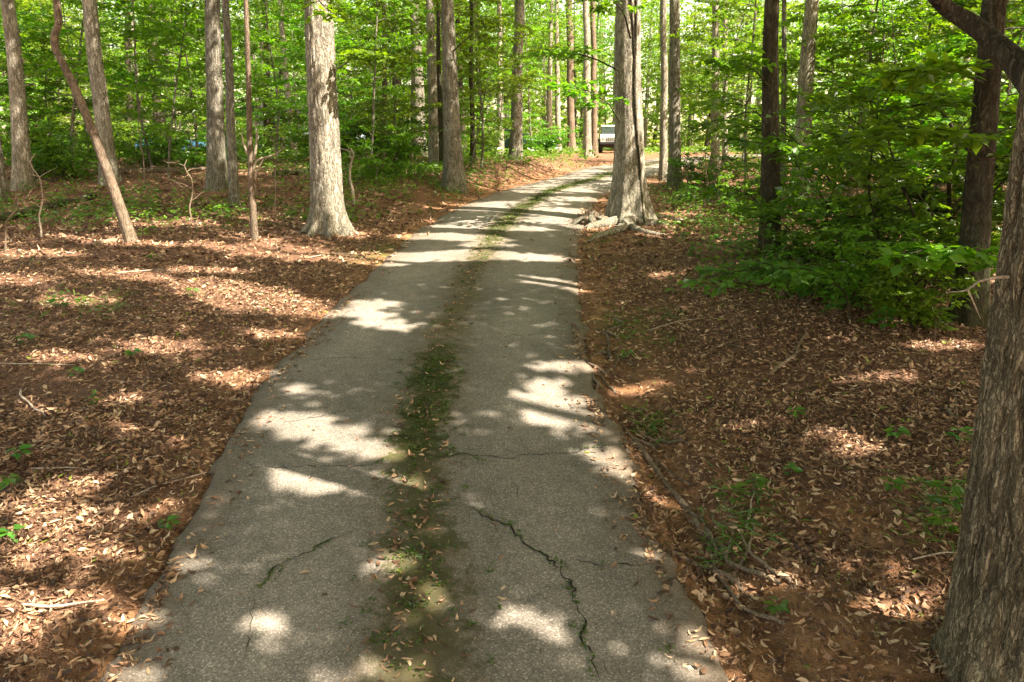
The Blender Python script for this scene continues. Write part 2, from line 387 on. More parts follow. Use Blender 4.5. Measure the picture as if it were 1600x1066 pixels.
# ------------------------------------------------------------------ road
def road_mesh():
    us = np.array([-.02, 0, .03, .08, .15, .22, .3, .36, .42, .46, .5, .54, .58, .64, .7, .78, .85, .92, .97, 1, 1.02])
    jl = .06*fbm(sv*1.6, 3.1, 0, 21, 5)+.03*vnoise(sv*6, 0, 0, 31)+.02*vnoise(sv*15, 0, 0, 33); jr = .08*fbm(sv*1.6, 9.1, 0, 22, 5)+.035*vnoise(sv*5, 4, 0, 32)+.025*vnoise(sv*15, 2, 0, 34)
    VV = []; UV = []; MS = []
    sy = CY
    dens = np.interp(sy, [0, 3, 4.2, 5.0, 5.2, 7.3, 7.6, 11, 12, 18, 26, 40], [.45, .5, .8, .6, 1, 1, .22, .3, .7, .9, .6, .5])
    for u in us:
        off = (u*2-1)*HW
        off = off + np.where(u > .9, jr, 0) + np.where(u < .1, -jl, 0)
        x = CX+TY*off; y = CY-TX*off
        crown = .035*(1-(2*u-1)**2)
        z = G0(x, y)+crown-.006+.010*fbm(x*.9, y*.9, 0, 41, 3)
        if u < 0 or u > 1: z = z-.055
        VV.append(np.stack([x, y, z], -1)); UV.append(np.stack([np.full(len(sv), u), sv], -1)); MS.append(dens)
    VV = np.array(VV); n = len(sv); k = len(us)
    idx = np.arange(k*n).reshape(k, n)
    Q = np.stack([idx[:-1, :-1], idx[1:, :-1], idx[1:, 1:], idx[:-1, 1:]], -1).reshape(-1, 4)
    me = quad_mesh('road', VV.reshape(-1, 3), Q, M['road'], smooth=True, uv=np.array(UV).reshape(-1, 2))
    a = me.attributes.new('mossy', 'FLOAT', 'POINT'); a.data.foreach_set('value', np.array(MS).ravel().astype(np.float32))
    return me
road = tag(link('road', road_mesh()), 'narrow cracked grey asphalt driveway curving into the woods with a mossy centre strip', kind='structure')
def road_z(x, y):
    D, SD = road_info(x, y); x = np.asarray(x, float); y = np.asarray(y, float)
    j = np.hypot(x.ravel()[:, None]-CX[None], y.ravel()[:, None]-CY[None]).argmin(1)
    u = (SD/HW[j]+1)/2
    return G0(x, y)+.035*(1-(2*u-1)**2)-.006+.010*fbm(x*.9, y*.9, 0, 41, 3)
CR = [([(640,722),(690,717),(740,716),(800,720),(850,713),(910,703),(965,694),(985,690)], .022),
      ([(712,795),(745,803),(775,820),(795,828),(815,845),(835,865),(870,885),(885,905),(893,930),(905,960),(910,985),(920,1030),(932,1075)], .026),
      ([(796,745),(808,765),(815,795)], .014),
      ([(560,832),(520,850),(490,865),(455,880),(430,895),(415,915),(395,930)], .022),
      ([(572,962),(545,1000),(530,1035),(510,1075)], .008),
      ([(395,930),(388,985),(380,1066)], .008),
      ([(448,568),(500,563),(560,563),(612,560)], .012), ([(715,537),(775,533),(800,526),(840,523),(910,530)], .014),
      ([(430,668),(510,652),(545,646),(590,638)], .012), ([(355,720),(420,735),(480,733),(540,736),(600,728)], .012),
      ([(870,885),(905,875),(935,887),(980,886),(1040,880)], .014), ([(885,902),(910,897),(940,888)], .012),
      ([(893,930),(925,915),(945,920)], .010), ([(700,800),(680,770),(640,750)], .008), ([(905,875),(930,862),(938,850)], .008), ([(940,890),(950,905),(985,915),(1000,930)], .009), ([(905,960),(880,968),(862,985)], .008),
 ([(975,885),(1000,898),(1030,896)], .008), ([(775,820),(765,845),(770,870)], .007), ([(830,522),(845,510),(870,508)], .008), ([(740,716),(752,735),(745,752)], .007), ([(640,612),(620,600),(560,598)], .006), ([(920,1030),(950,1045),(965,1075)], .008)]
for pts, wd in CR:
    P = np.array([px_ground(*p)[:2] for p in pts]); s_ = np.concatenate([[0], np.cumsum(np.linalg.norm(np.diff(P, axis=0), axis=1))])
    t = np.arange(0, s_[-1], .018); x = np.interp(t, s_, P[:, 0]); y = np.interp(t, s_, P[:, 1])
    sd_ = int(P[0, 0]*100) & 255
    x = x+.026*vnoise(t*8, 1, 0, sd_)+.016*vnoise(t*28, 2, 0, sd_); y = y+.026*vnoise(t*8, 5, 0, sd_)+.016*vnoise(t*28, 7, 0, sd_)
    tx, ty = np.gradient(x), np.gradient(y); l = np.hypot(tx, ty)+1e-9; tx, ty = tx/l, ty/l
    hw = (wd*.14+.0013)*np.clip(.8+.5*vnoise(t*7, 3, 0, sd_)+.6*vnoise(t*25, 3, 0, sd_), .35, 1.8)*np.clip(np.minimum(t, t[-1]-t)/.25, .12, 1)
    V = []
    for sg in (-1, 1):
        xx, yy = x+sg*hw*ty, y-sg*hw*tx; V.append(np.stack([xx, yy, road_z(xx, yy)+.0035], -1))
    n = len(t); V = np.concatenate(V); i = np.arange(n-1); Qc = np.stack([i, n+i, n+i+1, i+1], -1)
    link('crack', quad_mesh('crack', V, Qc, M['crack']), road)

# ------------------------------------------------------------------ wood / leaf builders
class Wood:
    def __init__(s): s.V = []; s.Q = []; s.n = 0
    def tube(s, P, r, seg=8, cap=False):
        P = np.asarray(P, float); r = np.broadcast_to(np.asarray(r, float), (len(P),))
        T = unit(np.gradient(P, axis=0)); a = np.array([1., 0, 0]) if abs(T[0][0]) < .8 else np.array([0, 1., 0])
        U = unit(a-T*(T@a)[:, None]); W = np.cross(T, U)
        th = np.arange(seg)/seg*2*math.pi
        V = P[:, None]+r[:, None, None]*(np.cos(th)[None, :, None]*U[:, None]+np.sin(th)[None, :, None]*W[:, None])
        s.grid(V)
    def grid(s, V):
        n, seg = V.shape[:2]; idx = s.n+np.arange(n*seg).reshape(n, seg); j = np.roll(idx, -1, 1)
        s.Q.append(np.stack([idx[:-1], j[:-1], j[1:], idx[1:]], -1).reshape(-1, 4)); s.V.append(V.reshape(-1, 3)); s.n += n*seg
    def build(s, name, m, parent=None):
        return link(name, quad_mesh(name, np.concatenate(s.V), np.concatenate(s.Q), m, smooth=True), parent)
    def mesh(s, name, m): return quad_mesh(name, np.concatenate(s.V), np.concatenate(s.Q), m, smooth=True)
def leaves(B, Dr, Nn, L, W, rnd, cup=.1, tint=None):
    """kite shaped folded leaves: base points, directions, normals, lengths, widths"""
    n = len(B); Dr = unit(Dr); Nn = unit(Nn-Dr*(Dr*Nn).sum(1, keepdims=True)); Sd = np.cross(Nn, Dr)
    L = np.broadcast_to(L, (n,))[:, None]; W = np.broadcast_to(W, (n,))[:, None]
    v = np.stack([B, B+Dr*L*.42+Sd*W*.5+Nn*cup*W, B+Dr*L-Nn*cup*L*.6, B+Dr*L*.42-Sd*W*.5+Nn*cup*W], 1)
    Q = np.arange(n*4).reshape(n, 4)
    return v.reshape(-1, 3), Q, (rnd.rand(n) if tint is None else tint)
class Leaf:
    def __init__(s, seed): s.B = []; s.D = []; s.N = []; s.r = np.random.RandomState(seed)
    def add(s, B, D, N): s.B.append(B); s.D.append(D); s.N.append(N)
    def mesh(s, name, m, L, W, keep=None, cup=.1):
        B, D, N = np.concatenate(s.B), np.concatenate(s.D), np.concatenate(s.N)
        if keep is not None: k = keep(B); B, D, N = B[k], D[k], N[k]
        n = len(B); sz = .7+.6*s.r.rand(n)
        V, Q, t = leaves(B, D, N, L*sz, W*sz, s.r, cup)
        cl = .5+.5*vnoise(B[:, 0]*1.1, B[:, 1]*1.1, B[:, 2]*1.6, 5)
        return quad_mesh(name, V, Q, m, np.clip(.55*t+.5*cl-.05, 0, 1))
def curve(P, D, L, n, droop=0., wob=.08, r=rs, up=0.):
    P = np.array(P, float); D = unit(np.array(D, float)); out = [P.copy()]
    for i in range(n):
        D = unit(D+r.randn(3)*wob+np.array([0, 0, (up-droop)/n])); P = P+D*L/n; out.append(P.copy())
    return np.array(out)
UP = np.array([0, 0, 1.])
def spray(wood, lf, P, D, L, rad, r, sp=.16, lsp=.06, tw=.45, droop=.25, tilt=.35, seg=4):
    """a flat leafy branch: axis, alternate side twigs, leaves on both"""
    C = curve(P, D, L, 6, droop, .09, r); wood.tube(C, np.linspace(rad, rad*.25, 7), seg)
    s_ = np.linspace(0, 1, 7); t = r.uniform(.15, .25); side = 1
    tips = []
    while t < 1:
        p = np.array([np.interp(t, s_, C[:, k]) for k in range(3)]); i = min(5, int(t*6)); d = unit(C[i+1]-C[i])
        lat = unit(np.cross(d, UP))*side; td = unit(d*.6+lat*.8+r.randn(3)*.12); tl = L*tw*(1.05-t)*r.uniform(.6, 1.15)+.12
        T = curve(p, td, tl, 3, droop*.5, .1, r); tips.append(T)
        if tl > .25: wood.tube(T, np.linspace(rad*.3, rad*.1, 4), 3)
        side = -side; t += sp/L*r.uniform(.7, 1.3)
    tips.append(C[3:])
    for T in tips:
        sl = np.linalg.norm(np.diff(T, axis=0), axis=1).sum(); n = max(3, int(sl/lsp*2)); q = r.rand(n)**.8*(len(T)-1)
        i = np.minimum(q.astype(int), len(T)-2); f = (q-i)[:, None]; B = T[i]*(1-f)+T[i+1]*f; d = unit(T[i+1]-T[i])
        lat = np.cross(d, UP)*np.where(np.arange(n) % 2, 1, -1)[:, None]
        dd = unit(d*.55+lat*.8+r.randn(n, 3)*.28-np.array([0, 0, .12])); lf.add(B+r.randn(n, 3)*.015, dd, UP+r.randn(n, 3)*tilt)

# ---- templates (mesh data shared by the copies)
def understory_template(seed, H, Lmax, nb, lo=.2, leaf='leaf', LL=.145, LW=.078, bark='bark', r0=.045, stems=1):
    r = np.random.RandomState(seed); wd = Wood(); lf = Leaf(seed)
    tr = curve((0, 0, -.15), (r.randn()*.05, r.randn()*.05, 1), H, 10, 0, .05, r); wd.tube(tr, np.linspace(r0, r0*.2, 11), 7)
    for k in range(nb):
        t = lo+(1-lo)*(k+.5)/nb; i = min(9, int(t*10)); f = t*10-i; p = tr[i]*(1-f)+tr[i+1]*f; a = k*2.4+r.rand()*.6
        L = Lmax*(1.05-.75*abs(t-.35))*r.uniform(.65, 1.1)*(1 if t < .8 else .7)
        spray(wd, lf, p, (math.cos(a), math.sin(a), r.uniform(.05, .6)), L, r0*.42*(1-t*.5), r)
    return wd.mesh('trunk', M[bark]), lf.mesh('crown', M[leaf], LL, LW)
def shrub_template(seed, H, W, ns, leaf='leaf', LL=.11, LW=.062, lsp=.055):
    r = np.random.RandomState(seed); wd = Wood(); lf = Leaf(seed)
    for k in range(ns):
        a = k*2.4+r.rand(); C = curve((r.randn()*.1, r.randn()*.1, -.05), (math.cos(a)*.6, math.sin(a)*.6, 1), H*r.uniform(.7, 1.1), 8, .5, .10, r)
        wd.tube(C, np.linspace(.018, .005, 9), 5)
        for j in range(2, 9):
            for q in range(2):
                b = a+r.randn()*1.1; spray(wd, lf, C[j-1]+(C[j]-C[j-1])*r.rand() if j < 9 else C[-1], (math.cos(b), math.sin(b), r.uniform(-.05, .5)), W*r.uniform(.4, .9), .008, r, .13, lsp)
    return wd.mesh('stem', M['bark_dark']), lf.mesh('foliage', M[leaf], LL, LW)
def crown_template(seed, Hc, Rc, ncl, npl, m='leaf_canopy', LL=.19, LW=.11):
    """high crown: limbs carrying leaf clumps; origin at its lowest limb"""
    r = np.random.RandomState(seed); lf = Leaf(seed); wd = Wood(); cs = []
    nl = 13
    for k in range(nl):
        t = k/nl; a = k*2.4+r.rand()*.5; e = .25+t*.9
        L = Rc*(1.0-.5*t)*r.uniform(.8, 1.1); C = curve((0, 0, Hc*.62*t), (math.cos(a), math.sin(a), e), L*1.15, 6, .1, .1, r)
        wd.tube(C, np.linspace(.09*(1-.5*t), .02, 7), 5)
        for c in range(ncl//nl):
            q = r.uniform(.3, 1.); i = min(5, int(q*6)); cs.append(C[i]*(1-(q*6-i))+C[i+1 if i < 6 else 6]*(q*6-i)+r.randn(3)*np.array([.9, .9, .6]))
    cs = np.array(cs); n = len(cs)*npl
    B = np.repeat(cs, npl, 0)+r.randn(n, 3)*np.array([.42, .42, .2]); a = r.rand(n)*6.283
    lf.add(B, np.stack([np.cos(a), np.sin(a), r.randn(n)*.3-.15], -1), UP+r.randn(n, 3)*.4)
    return wd, lf.mesh('crown', M[m], LL, LW)

# ------------------------------------------------------------------ tall trees
CROWNS = [crown_template(100+k, 9, 4.2, 156, 22) for k in range(3)]
LIMBS = [c[0].mesh('limbs', M['bark']) for c in CROWNS]
CROWNS = [c[1] for c in CROWNS]
def trunk_mesh(path_pts, rad, m, ridge=0., flare=.5, seg=20, dz=.18, toes=5, seed=0, buttress=.35, lump=.03, fh=.45):
    """path_pts: (z-sorted) local centre points; rad: radii at them; ridged bark and a flared foot with root toes"""
    P = np.array(path_pts, float); z0, z1 = P[0, 2], P[-1, 2]
    zs = [z0-.3]; 
    while zs[-1] < z1:
        zs.append(zs[-1]+(dz if zs[-1] < 6.5 else .8))
    zs = np.array(zs); x = np.interp(zs, P[:, 2], P[:, 0]); y = np.interp(zs, P[:, 2], P[:, 1]); r = np.interp(zs, P[:, 2], rad)
    th = np.arange(seg)/seg*2*math.pi; A, ZZ = np.meshgrid(th, zs)
    RR = np.repeat(r[:, None], seg, 1)
    h = np.maximum(ZZ-z0, -.1)
    fl = np.exp(-np.maximum(h, 0)/fh)
    ph = seed*1.7
    toe = (.5+.5*np.cos(toes*A+ph+.8*np.sin(A+ph)))**2
    RR = RR*(1+fl*flare*(1-buttress+buttress*2*toe))
    RR = RR*(1+lump*fbm(np.cos(A)*1.5, np.sin(A)*1.5, ZZ*1.1, 50+seed, 3))
    if ridge:
        k7 = 38*r.mean(); wq = .35*vnoise(np.cos(A)*k7*.5, np.sin(A)*k7*.5, ZZ*5, 61)
        n1 = vnoise(np.cos(A)*k7+wq, np.sin(A)*k7+wq, ZZ*3.0, 60+seed)
        n1 = 1-2*np.minimum(1, (1-np.abs(n1))**4*1.3); n2 = 1-2*np.minimum(1, (1-np.abs(vnoise(np.cos(A)*k7*2.1+wq, np.sin(A)*k7*2.1, ZZ*8, 63+seed)))**3)
        RR = RR+ridge*(n1*.65+n2*.35)
    V = np.stack([x[:, None]+RR*np.cos(A), y[:, None]+RR*np.sin(A), ZZ], -1)
    wd = Wood(); wd.grid(V); return wd.mesh('trunk', m)
TREES = {}
def tall_tree(name, label, base, top, wb, wt, mt='bark', H=17, ridge=0, flare=.45, mids=(), crown=0, cat='tree', group=None, seg=20, dz=.2, seed=0, cscale=1., bend=.10, Y=None, hide=None, crown_z=None, **kw):
    """base: pixel of the foot; top: pixel where the trunk leaves the frame; wb/wt: trunk widths in photo pixels"""
    B = pg(*base); 
    if Y: B = px_at_y(base[0], base[1], Y); B[2] = Gs(B[0], B[1])
    Yd = B[1]; o = empty(name, B); tag(o, label, cat, group)
    pts = [np.zeros(3)]; dep = to_px(B)[2][0]; rr = [wb/2/F*dep]
    tt = px_at_y(top[0], top[1], Yd)-B
    tt[1] = tt[2]*kw.pop('back', 0.)
    for (mx, my) in mids: pts.append(px_at_y(mx, my, Yd)-B); rr.append(None)
    pts.append(tt); rr.append(wt/2/F*to_px(B+tt)[2][0])
    zz = [p[2] for p in pts]; known = [i for i, q in enumerate(rr) if q is not None]
    rr = list(np.interp(zz, [zz[i] for i in known], [rr[i] for i in known]))
    rt = rr[-1]; d = (pts[-1]-pts[0])/max(.1, zz[-1]); zt = zz[-1]; r_ = np.random.RandomState(seed+5)
    last = pts[-1]
    for k in range(1, 6):
        z = zt+(H-zt)*k/5; last = np.array([last[0]+d[0]*.4*(H-zt)/5+r_.randn()*bend, last[1]+r_.randn()*bend, z]); pts.append(last); rr.append(rt*(1-.78*k/5))
    # small natural wobble
    zz = np.array([p[2] for p in pts]); fine = np.unique(np.concatenate([zz, np.arange(0, H, .5)]))
    px_ = np.interp(fine, zz, [p[0] for p in pts]); py_ = np.interp(fine, zz, [p[1] for p in pts]); wob = .018*np.minimum(fine, 6)/3
    px_ = px_+wob*vnoise(fine*.7, seed, 0, 77)*1.5; py_ = py_+wob*vnoise(fine*.7, seed+9, 0, 78)*1.5
    P = np.stack([px_, py_, fine], -1); rad = np.interp(fine, zz, rr)
    tr = link('trunk', trunk_mesh(P, rad, M[mt], ridge, flare, seg, dz, seed=seed, **kw), o)
    if crown is not None:
        cz = crown_z or max(8.5, H*.55)
        q = np.array([np.interp(cz, fine, px_), np.interp(cz, fine, py_), cz])
        for nm, mm in (('crown', CROWNS[crown % 3]), ('limbs', LIMBS[crown % 3])):
            c = link(nm, mm, o, q); c.rotation_euler = (0, 0, seed*1.3); c.scale = (cscale, cscale, (H-cz)/9*1.02)
    TREES[label] = (o, P, rad, B)
    return o, P, rad, B
T = tall_tree
near, nearP, nearR, nearB = T('oak_tree', 'thick ridged grey brown trunk filling the right edge beside the leaf litter', (1570,1052), (1668,0), 156, 88, 'bark_near', H=16, ridge=.019, flare=.22, crown=None, seg=300, dz=.012, seed=1, fh=.3)
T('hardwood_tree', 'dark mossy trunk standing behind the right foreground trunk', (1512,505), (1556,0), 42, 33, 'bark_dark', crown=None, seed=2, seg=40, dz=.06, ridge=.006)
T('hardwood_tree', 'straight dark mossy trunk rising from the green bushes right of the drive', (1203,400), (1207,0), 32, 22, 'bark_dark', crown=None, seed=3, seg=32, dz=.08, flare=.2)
c5, P5, R5, B5 = T('beech_tree', 'big trunk with flaring roots and a dark vine at the bend of the drive', (984,346), (981,0), 48, 37, 'bark_pale', crown=None, seed=4, flare=.55, seg=64, dz=.05, toes=6, buttress=.6, ridge=.006, fh=.5, lump=.06)
T('hardwood_tree', 'widest pale grey trunk on the left bank, sunlit patch low on its bark', (514,364), (495,0), 49, 42, 'bark_pale', H=18, crown=0, seed=5, flare=.5, seg=110, dz=.035, ridge=.012, toes=7, fh=.24, buttress=.8)
T('hardwood_tree', 'spotted grey brown trunk beside a thinner one, left of the widest trunk', (340,308), (332,0), 27, 23, 'bark', crown=1, seed=6)
T('slender_tree', 'slim dark trunk close to the right of the spotted grey brown trunk', (367,324), (352,0), 15, 11, 'bark', H=13, crown=2, seed=7, flare=.2)
T('sapling', 'pale thin sapling with a crooked bare side branch, left of the widest trunk', (398,374), (384,0), 10, 7, 'bark_brown', H=9, crown=None, seed=8, flare=.3, mids=[(390,230),(388,120)])
T('hardwood_tree', 'pale sunlit trunk leaning slightly behind the crooked leaning tree', (172,286), (139,0), 24, 21, 'bark_pale', crown=1, seed=9, mids=[(158,160)])
T('hardwood_tree', 'second trunk from the left edge, pale grey with dark knots', (40,312), (13,0), 25, 19, 'bark_pale', crown=2, seed=10, mids=[(28,160)])
T('hardwood_tree', 'brownish trunk cut by the left edge of the picture', (0,322), (-32,0), 22, 19, 'bark', crown=0, seed=11)
ck, PK, RK, BK = T('leaning_tree', 'thin brown crooked tree leaning left with a sharp kink near its top', (206,378), (90,0), 16, 11, 'bark_brown', H=9, crown=None, seed=12, flare=.35, mids=[(196,350),(176,290),(150,215),(120,145),(95,95),(80,66),(92,40)])
T('hardwood_tree', 'mottled grey trunk standing by the left verge before the bend', (711,303), (698,0), 30, 19, 'bark', H=18, crown=1, seed=13, flare=.5, seg=40, dz=.08, ridge=.006)
T('hardwood_tree', 'slim white barked trunk with its foot in sun, left of the mottled grey trunk', (680,262), (670,0), 18, 13, 'bark_pale', crown=2, seed=14, mids=[(675,130)])
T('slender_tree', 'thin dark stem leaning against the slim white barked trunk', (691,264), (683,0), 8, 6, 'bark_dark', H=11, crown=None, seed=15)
T('hardwood_tree', 'grey trunk half hidden in green leaves left of the white barked trunk', (657,252), (650,0), 22, 12, 'bark', crown=0, seed=16)
T('hardwood_tree', 'grey trunk on the red bank left of the bend, short sunlit trunk beside it', (806,262), (811,0), 20, 14, 'bark', crown=1, seed=17, flare=.3)
T('slender_tree', 'narrow bright sunlit trunk just left of the grey trunk on the bank', (783,248), (780,0), 10, 7, 'bark_pale', crown=2, seed=18, H=13)
T('hardwood_tree', 'brown trunk with root foot, left one of three near the white vehicle', (893,240), (889,0), 12, 10, 'bark_brown', crown=0, seed=19, flare=.7)
T('hardwood_tree', 'pale trunk with spreading sunlit foot in front of the white vehicle path', (918,246), (916,0), 12, 10, 'bark_pale', crown=1, seed=20, flare=.9)
T('hardwood_tree', 'reddish brown trunk touching the left side of the white vehicle', (929,242), (927,0), 9.5, 8, 'bark_brown', crown=None, seed=21, flare=.5)
T('slender_tree', 'thin pale trunk among leaves left of the brown rooted trunk', (873,238), (869,20), 9, 7, 'bark_pale', crown=None, seed=22)
T('hardwood_tree', 'wide dim trunk standing straight behind the white vehicle', (941,233), (939,0), 10, 8, 'bark_brown', crown=2, seed=23, flare=.4)
T('slender_tree', 'pale slim trunk of a close pair just right of the big rooted trunk', (1037,282), (1037,0), 12, 10, 'bark_pale', crown=0, seed=24)
T('hardwood_tree', 'thicker mottled trunk of the close pair right of the big rooted trunk', (1055,290), (1053,0), 19, 16, 'bark', crown=1, seed=25)
T('slender_tree', 'straight pale trunk over the bushes, left of a thinner bright one', (1118,282), (1117,0), 14, 10, 'bark_pale', crown=2, seed=26)
T('slender_tree', 'thin bright trunk top showing over the sunny bushes', (1133,262), (1131,0), 9, 7, 'bark_pale', crown=None, seed=27)
T('hardwood_tree', 'light brown trunk leaning right behind the dark mossy trunk', (1248,322), (1268,0), 27, 20, 'bark_pale', crown=0, seed=28)
T('slender_tree', 'thin grey stem between the dark mossy trunk and the leaning light brown one', (1222,310), (1228,0), 9, 7, 'bark', H=12, crown=None, seed=29)
T('slender_tree', 'short stretch of pale trunk showing in the right hand leaves', (1352,262), (1360,0), 11, 8, 'bark_pale', crown=1, seed=30)
T('slender_tree', 'pale knotted trunk glimpsed through leaves left of the dark right trunk', (1478,290), (1484,0), 14, 11, 'bark_pale', crown=None, seed=31)
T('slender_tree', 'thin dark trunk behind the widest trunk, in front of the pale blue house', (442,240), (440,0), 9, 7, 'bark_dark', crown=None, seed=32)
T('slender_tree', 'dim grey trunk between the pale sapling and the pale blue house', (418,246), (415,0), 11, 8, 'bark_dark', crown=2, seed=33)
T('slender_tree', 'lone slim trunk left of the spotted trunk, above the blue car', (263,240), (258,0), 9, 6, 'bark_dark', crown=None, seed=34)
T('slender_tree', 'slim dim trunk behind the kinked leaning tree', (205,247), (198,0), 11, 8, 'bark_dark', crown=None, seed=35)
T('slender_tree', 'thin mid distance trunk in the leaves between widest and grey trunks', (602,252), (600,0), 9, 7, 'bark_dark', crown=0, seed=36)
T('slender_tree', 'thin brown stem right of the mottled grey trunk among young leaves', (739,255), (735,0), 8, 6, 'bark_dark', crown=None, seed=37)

# vine, limb, twig and roots on their trees
def worldtube(o, name, pts, r, m, seg=7, sm=6):
    P = np.array(pts, float); s_ = np.arange(len(P)); t = np.linspace(0, len(P)-1, (len(P)-1)*sm+1)
    q = np.stack([np.interp(t, s_, P[:, k]) for k in range(3)], -1)
    for _ in range(3): q[1:-1] = (q[:-2]+2*q[1:-1]+q[2:])/4
    rr = np.interp(t, s_, r) if not np.isscalar(r) else np.full(len(t), r)
    wd = Wood(); wd.tube(q-np.array(o.location), rr, seg); return wd.build(name, M[m], o)
def on_trunk(P, R, B, h, ang, out=1.02):
    x = np.interp(h, P[:, 2], P[:, 0]); y = np.interp(h, P[:, 2], P[:, 1]); r = np.interp(h, P[:, 2], R)*out*(1+.75*math.exp(-h/.5)*.8)
    return B+np.array([x+r*math.cos(ang), y+r*math.sin(ang), h])
worldtube(c5, 'vine', [on_trunk(P5, R5, B5, h, -math.pi/2+.42+.10*math.sin(h*2.1), 1.05) for h in np.arange(0, 5.6, .25)], .022, 'bark_dark', 6, 3)
worldtube(c5, 'vine', [on_trunk(P5, R5, B5, h, -math.pi/2+.42-.35*max(0, h-3.0), 1.05) for h in np.arange(2.9, 5.4, .25)], .015, 'bark_dark', 6, 3)
def root_path(start, pxs, sink=.0, lift=.03):
    out = [start]
    for p in pxs: q = pg(*p); q[2] += lift; out.append(q)
    return out
b5 = np.array(c5.location)
for pxs, r in (([(950,352),(925,356),(905,362)], [.12,.10,.08,.05]), ([(1005,352),(1030,352),(1060,354)], [.13,.10,.08,.03]), ([(970,362),(935,372),(915,380)], [.11,.09,.06,.03]),
               ([(1010,342),(1040,341),(1075,345)], [.11,.08,.05,.03]), ([(985,358),(1010,366),(1050,368)], [.11,.08,.05,.03]), ([(945,345),(918,344),(908,352)], [.10,.09,.09,.04])):
    q = root_path(b5+np.array([0, -.15, .12]), pxs); q[-1][2] -= .06
    worldtube(c5, 'root', q, r, 'bark_pale', 9)
# gnarled root ball at the road edge
rb = pg(924, 350); wd = Wood(); r_ = np.random.RandomState(3)
th = np.linspace(0, 2*math.pi, 28, endpoint=False); ph = np.linspace(.06, math.pi*.62, 14)
A_, P_ = np.meshgrid(th, ph); rr_ = .26*(.85+.75*fbm(np.cos(A_)*2.3, np.sin(A_)*2.3, P_*2.4, 9))
wd.grid(np.stack([rr_*np.sin(P_)*np.cos(A_)*1.25, rr_*np.sin(P_)*np.sin(A_), rr_*np.cos(P_)*.85+.02], -1))
o = empty('tree_stump', rb); tag(o, 'gnarled root stump at the road edge below the big rooted trunk', 'stump'); wd.build('stump_wood', M['bark_brown'], o)
for k in range(6):
    a = k*1.05+.3; worldtube(o, 'root', [rb+np.array([0, 0, .18]), rb+np.array([.25*math.cos(a), .25*math.sin(a), .1]), rb+np.array([.5*math.cos(a+.3), .45*math.sin(a+.3), -.03])], [.06, .045, .015], 'bark')
# foreground tree: dark limb and bare twig
nb = np.array(near.location)
LQ = [px_at_y(1640,160,nb[1]+.1), px_at_y(1590,100,nb[1]+.25), px_at_y(1556,68,nb[1]+.4), px_at_y(1520,38,nb[1]+.5), px_at_y(1478,14,nb[1]+.55), px_at_y(1440,-30,nb[1]+.5), px_at_y(1400,-120,nb[1]+.4)]
worldtube(near, 'limb', LQ, [.07,.052,.042,.04,.034,.028,.02], 'bark_dark', 12)
worldtube(near, 'limb', [LQ[2], px_at_y(1541,40,nb[1]+.5), px_at_y(1543,-10,nb[1]+.7), px_at_y(1550,-80,nb[1]+.9)], [.03,.022,.02,.012], 'bark_dark', 8)
worldtube(near, 'bare_twig', [px_at_y(1575,433,nb[1]-.05), px_at_y(1552,434,nb[1]-.12), px_at_y(1528,440,nb[1]-.15), px_at_y(1510,455,nb[1]-.15), px_at_y(1478,457,nb[1]-.1)], [.008,.006,.0045,.004,.0015], 'twig_pale', 6)
worldtube(near, 'bare_twig', [px_at_y(1512,453,nb[1]-.15), px_at_y(1520,470,nb[1]-.15), px_at_y(1532,498,nb[1]-.1)], [.004,.003,.001], 'twig_pale', 6)
sap = [k for k in TREES if 'crooked bare side branch' in k][0]; so_, _, _, sb = TREES[sap]
for q in ([(391,300),(398,250),(430,242),(445,230)], [(398,278),(404,262),(414,245)], [(397,250),(402,215),(398,190)], [(391,250),(380,225),(378,205)]):
    worldtube(so_, 'branch', [px_at_y(a, b, sb[1]-.02*i) for i, (a, b) in enumerate(q)], list(np.linspace(.026, .008, len(q))), 'twig_pale', 5)

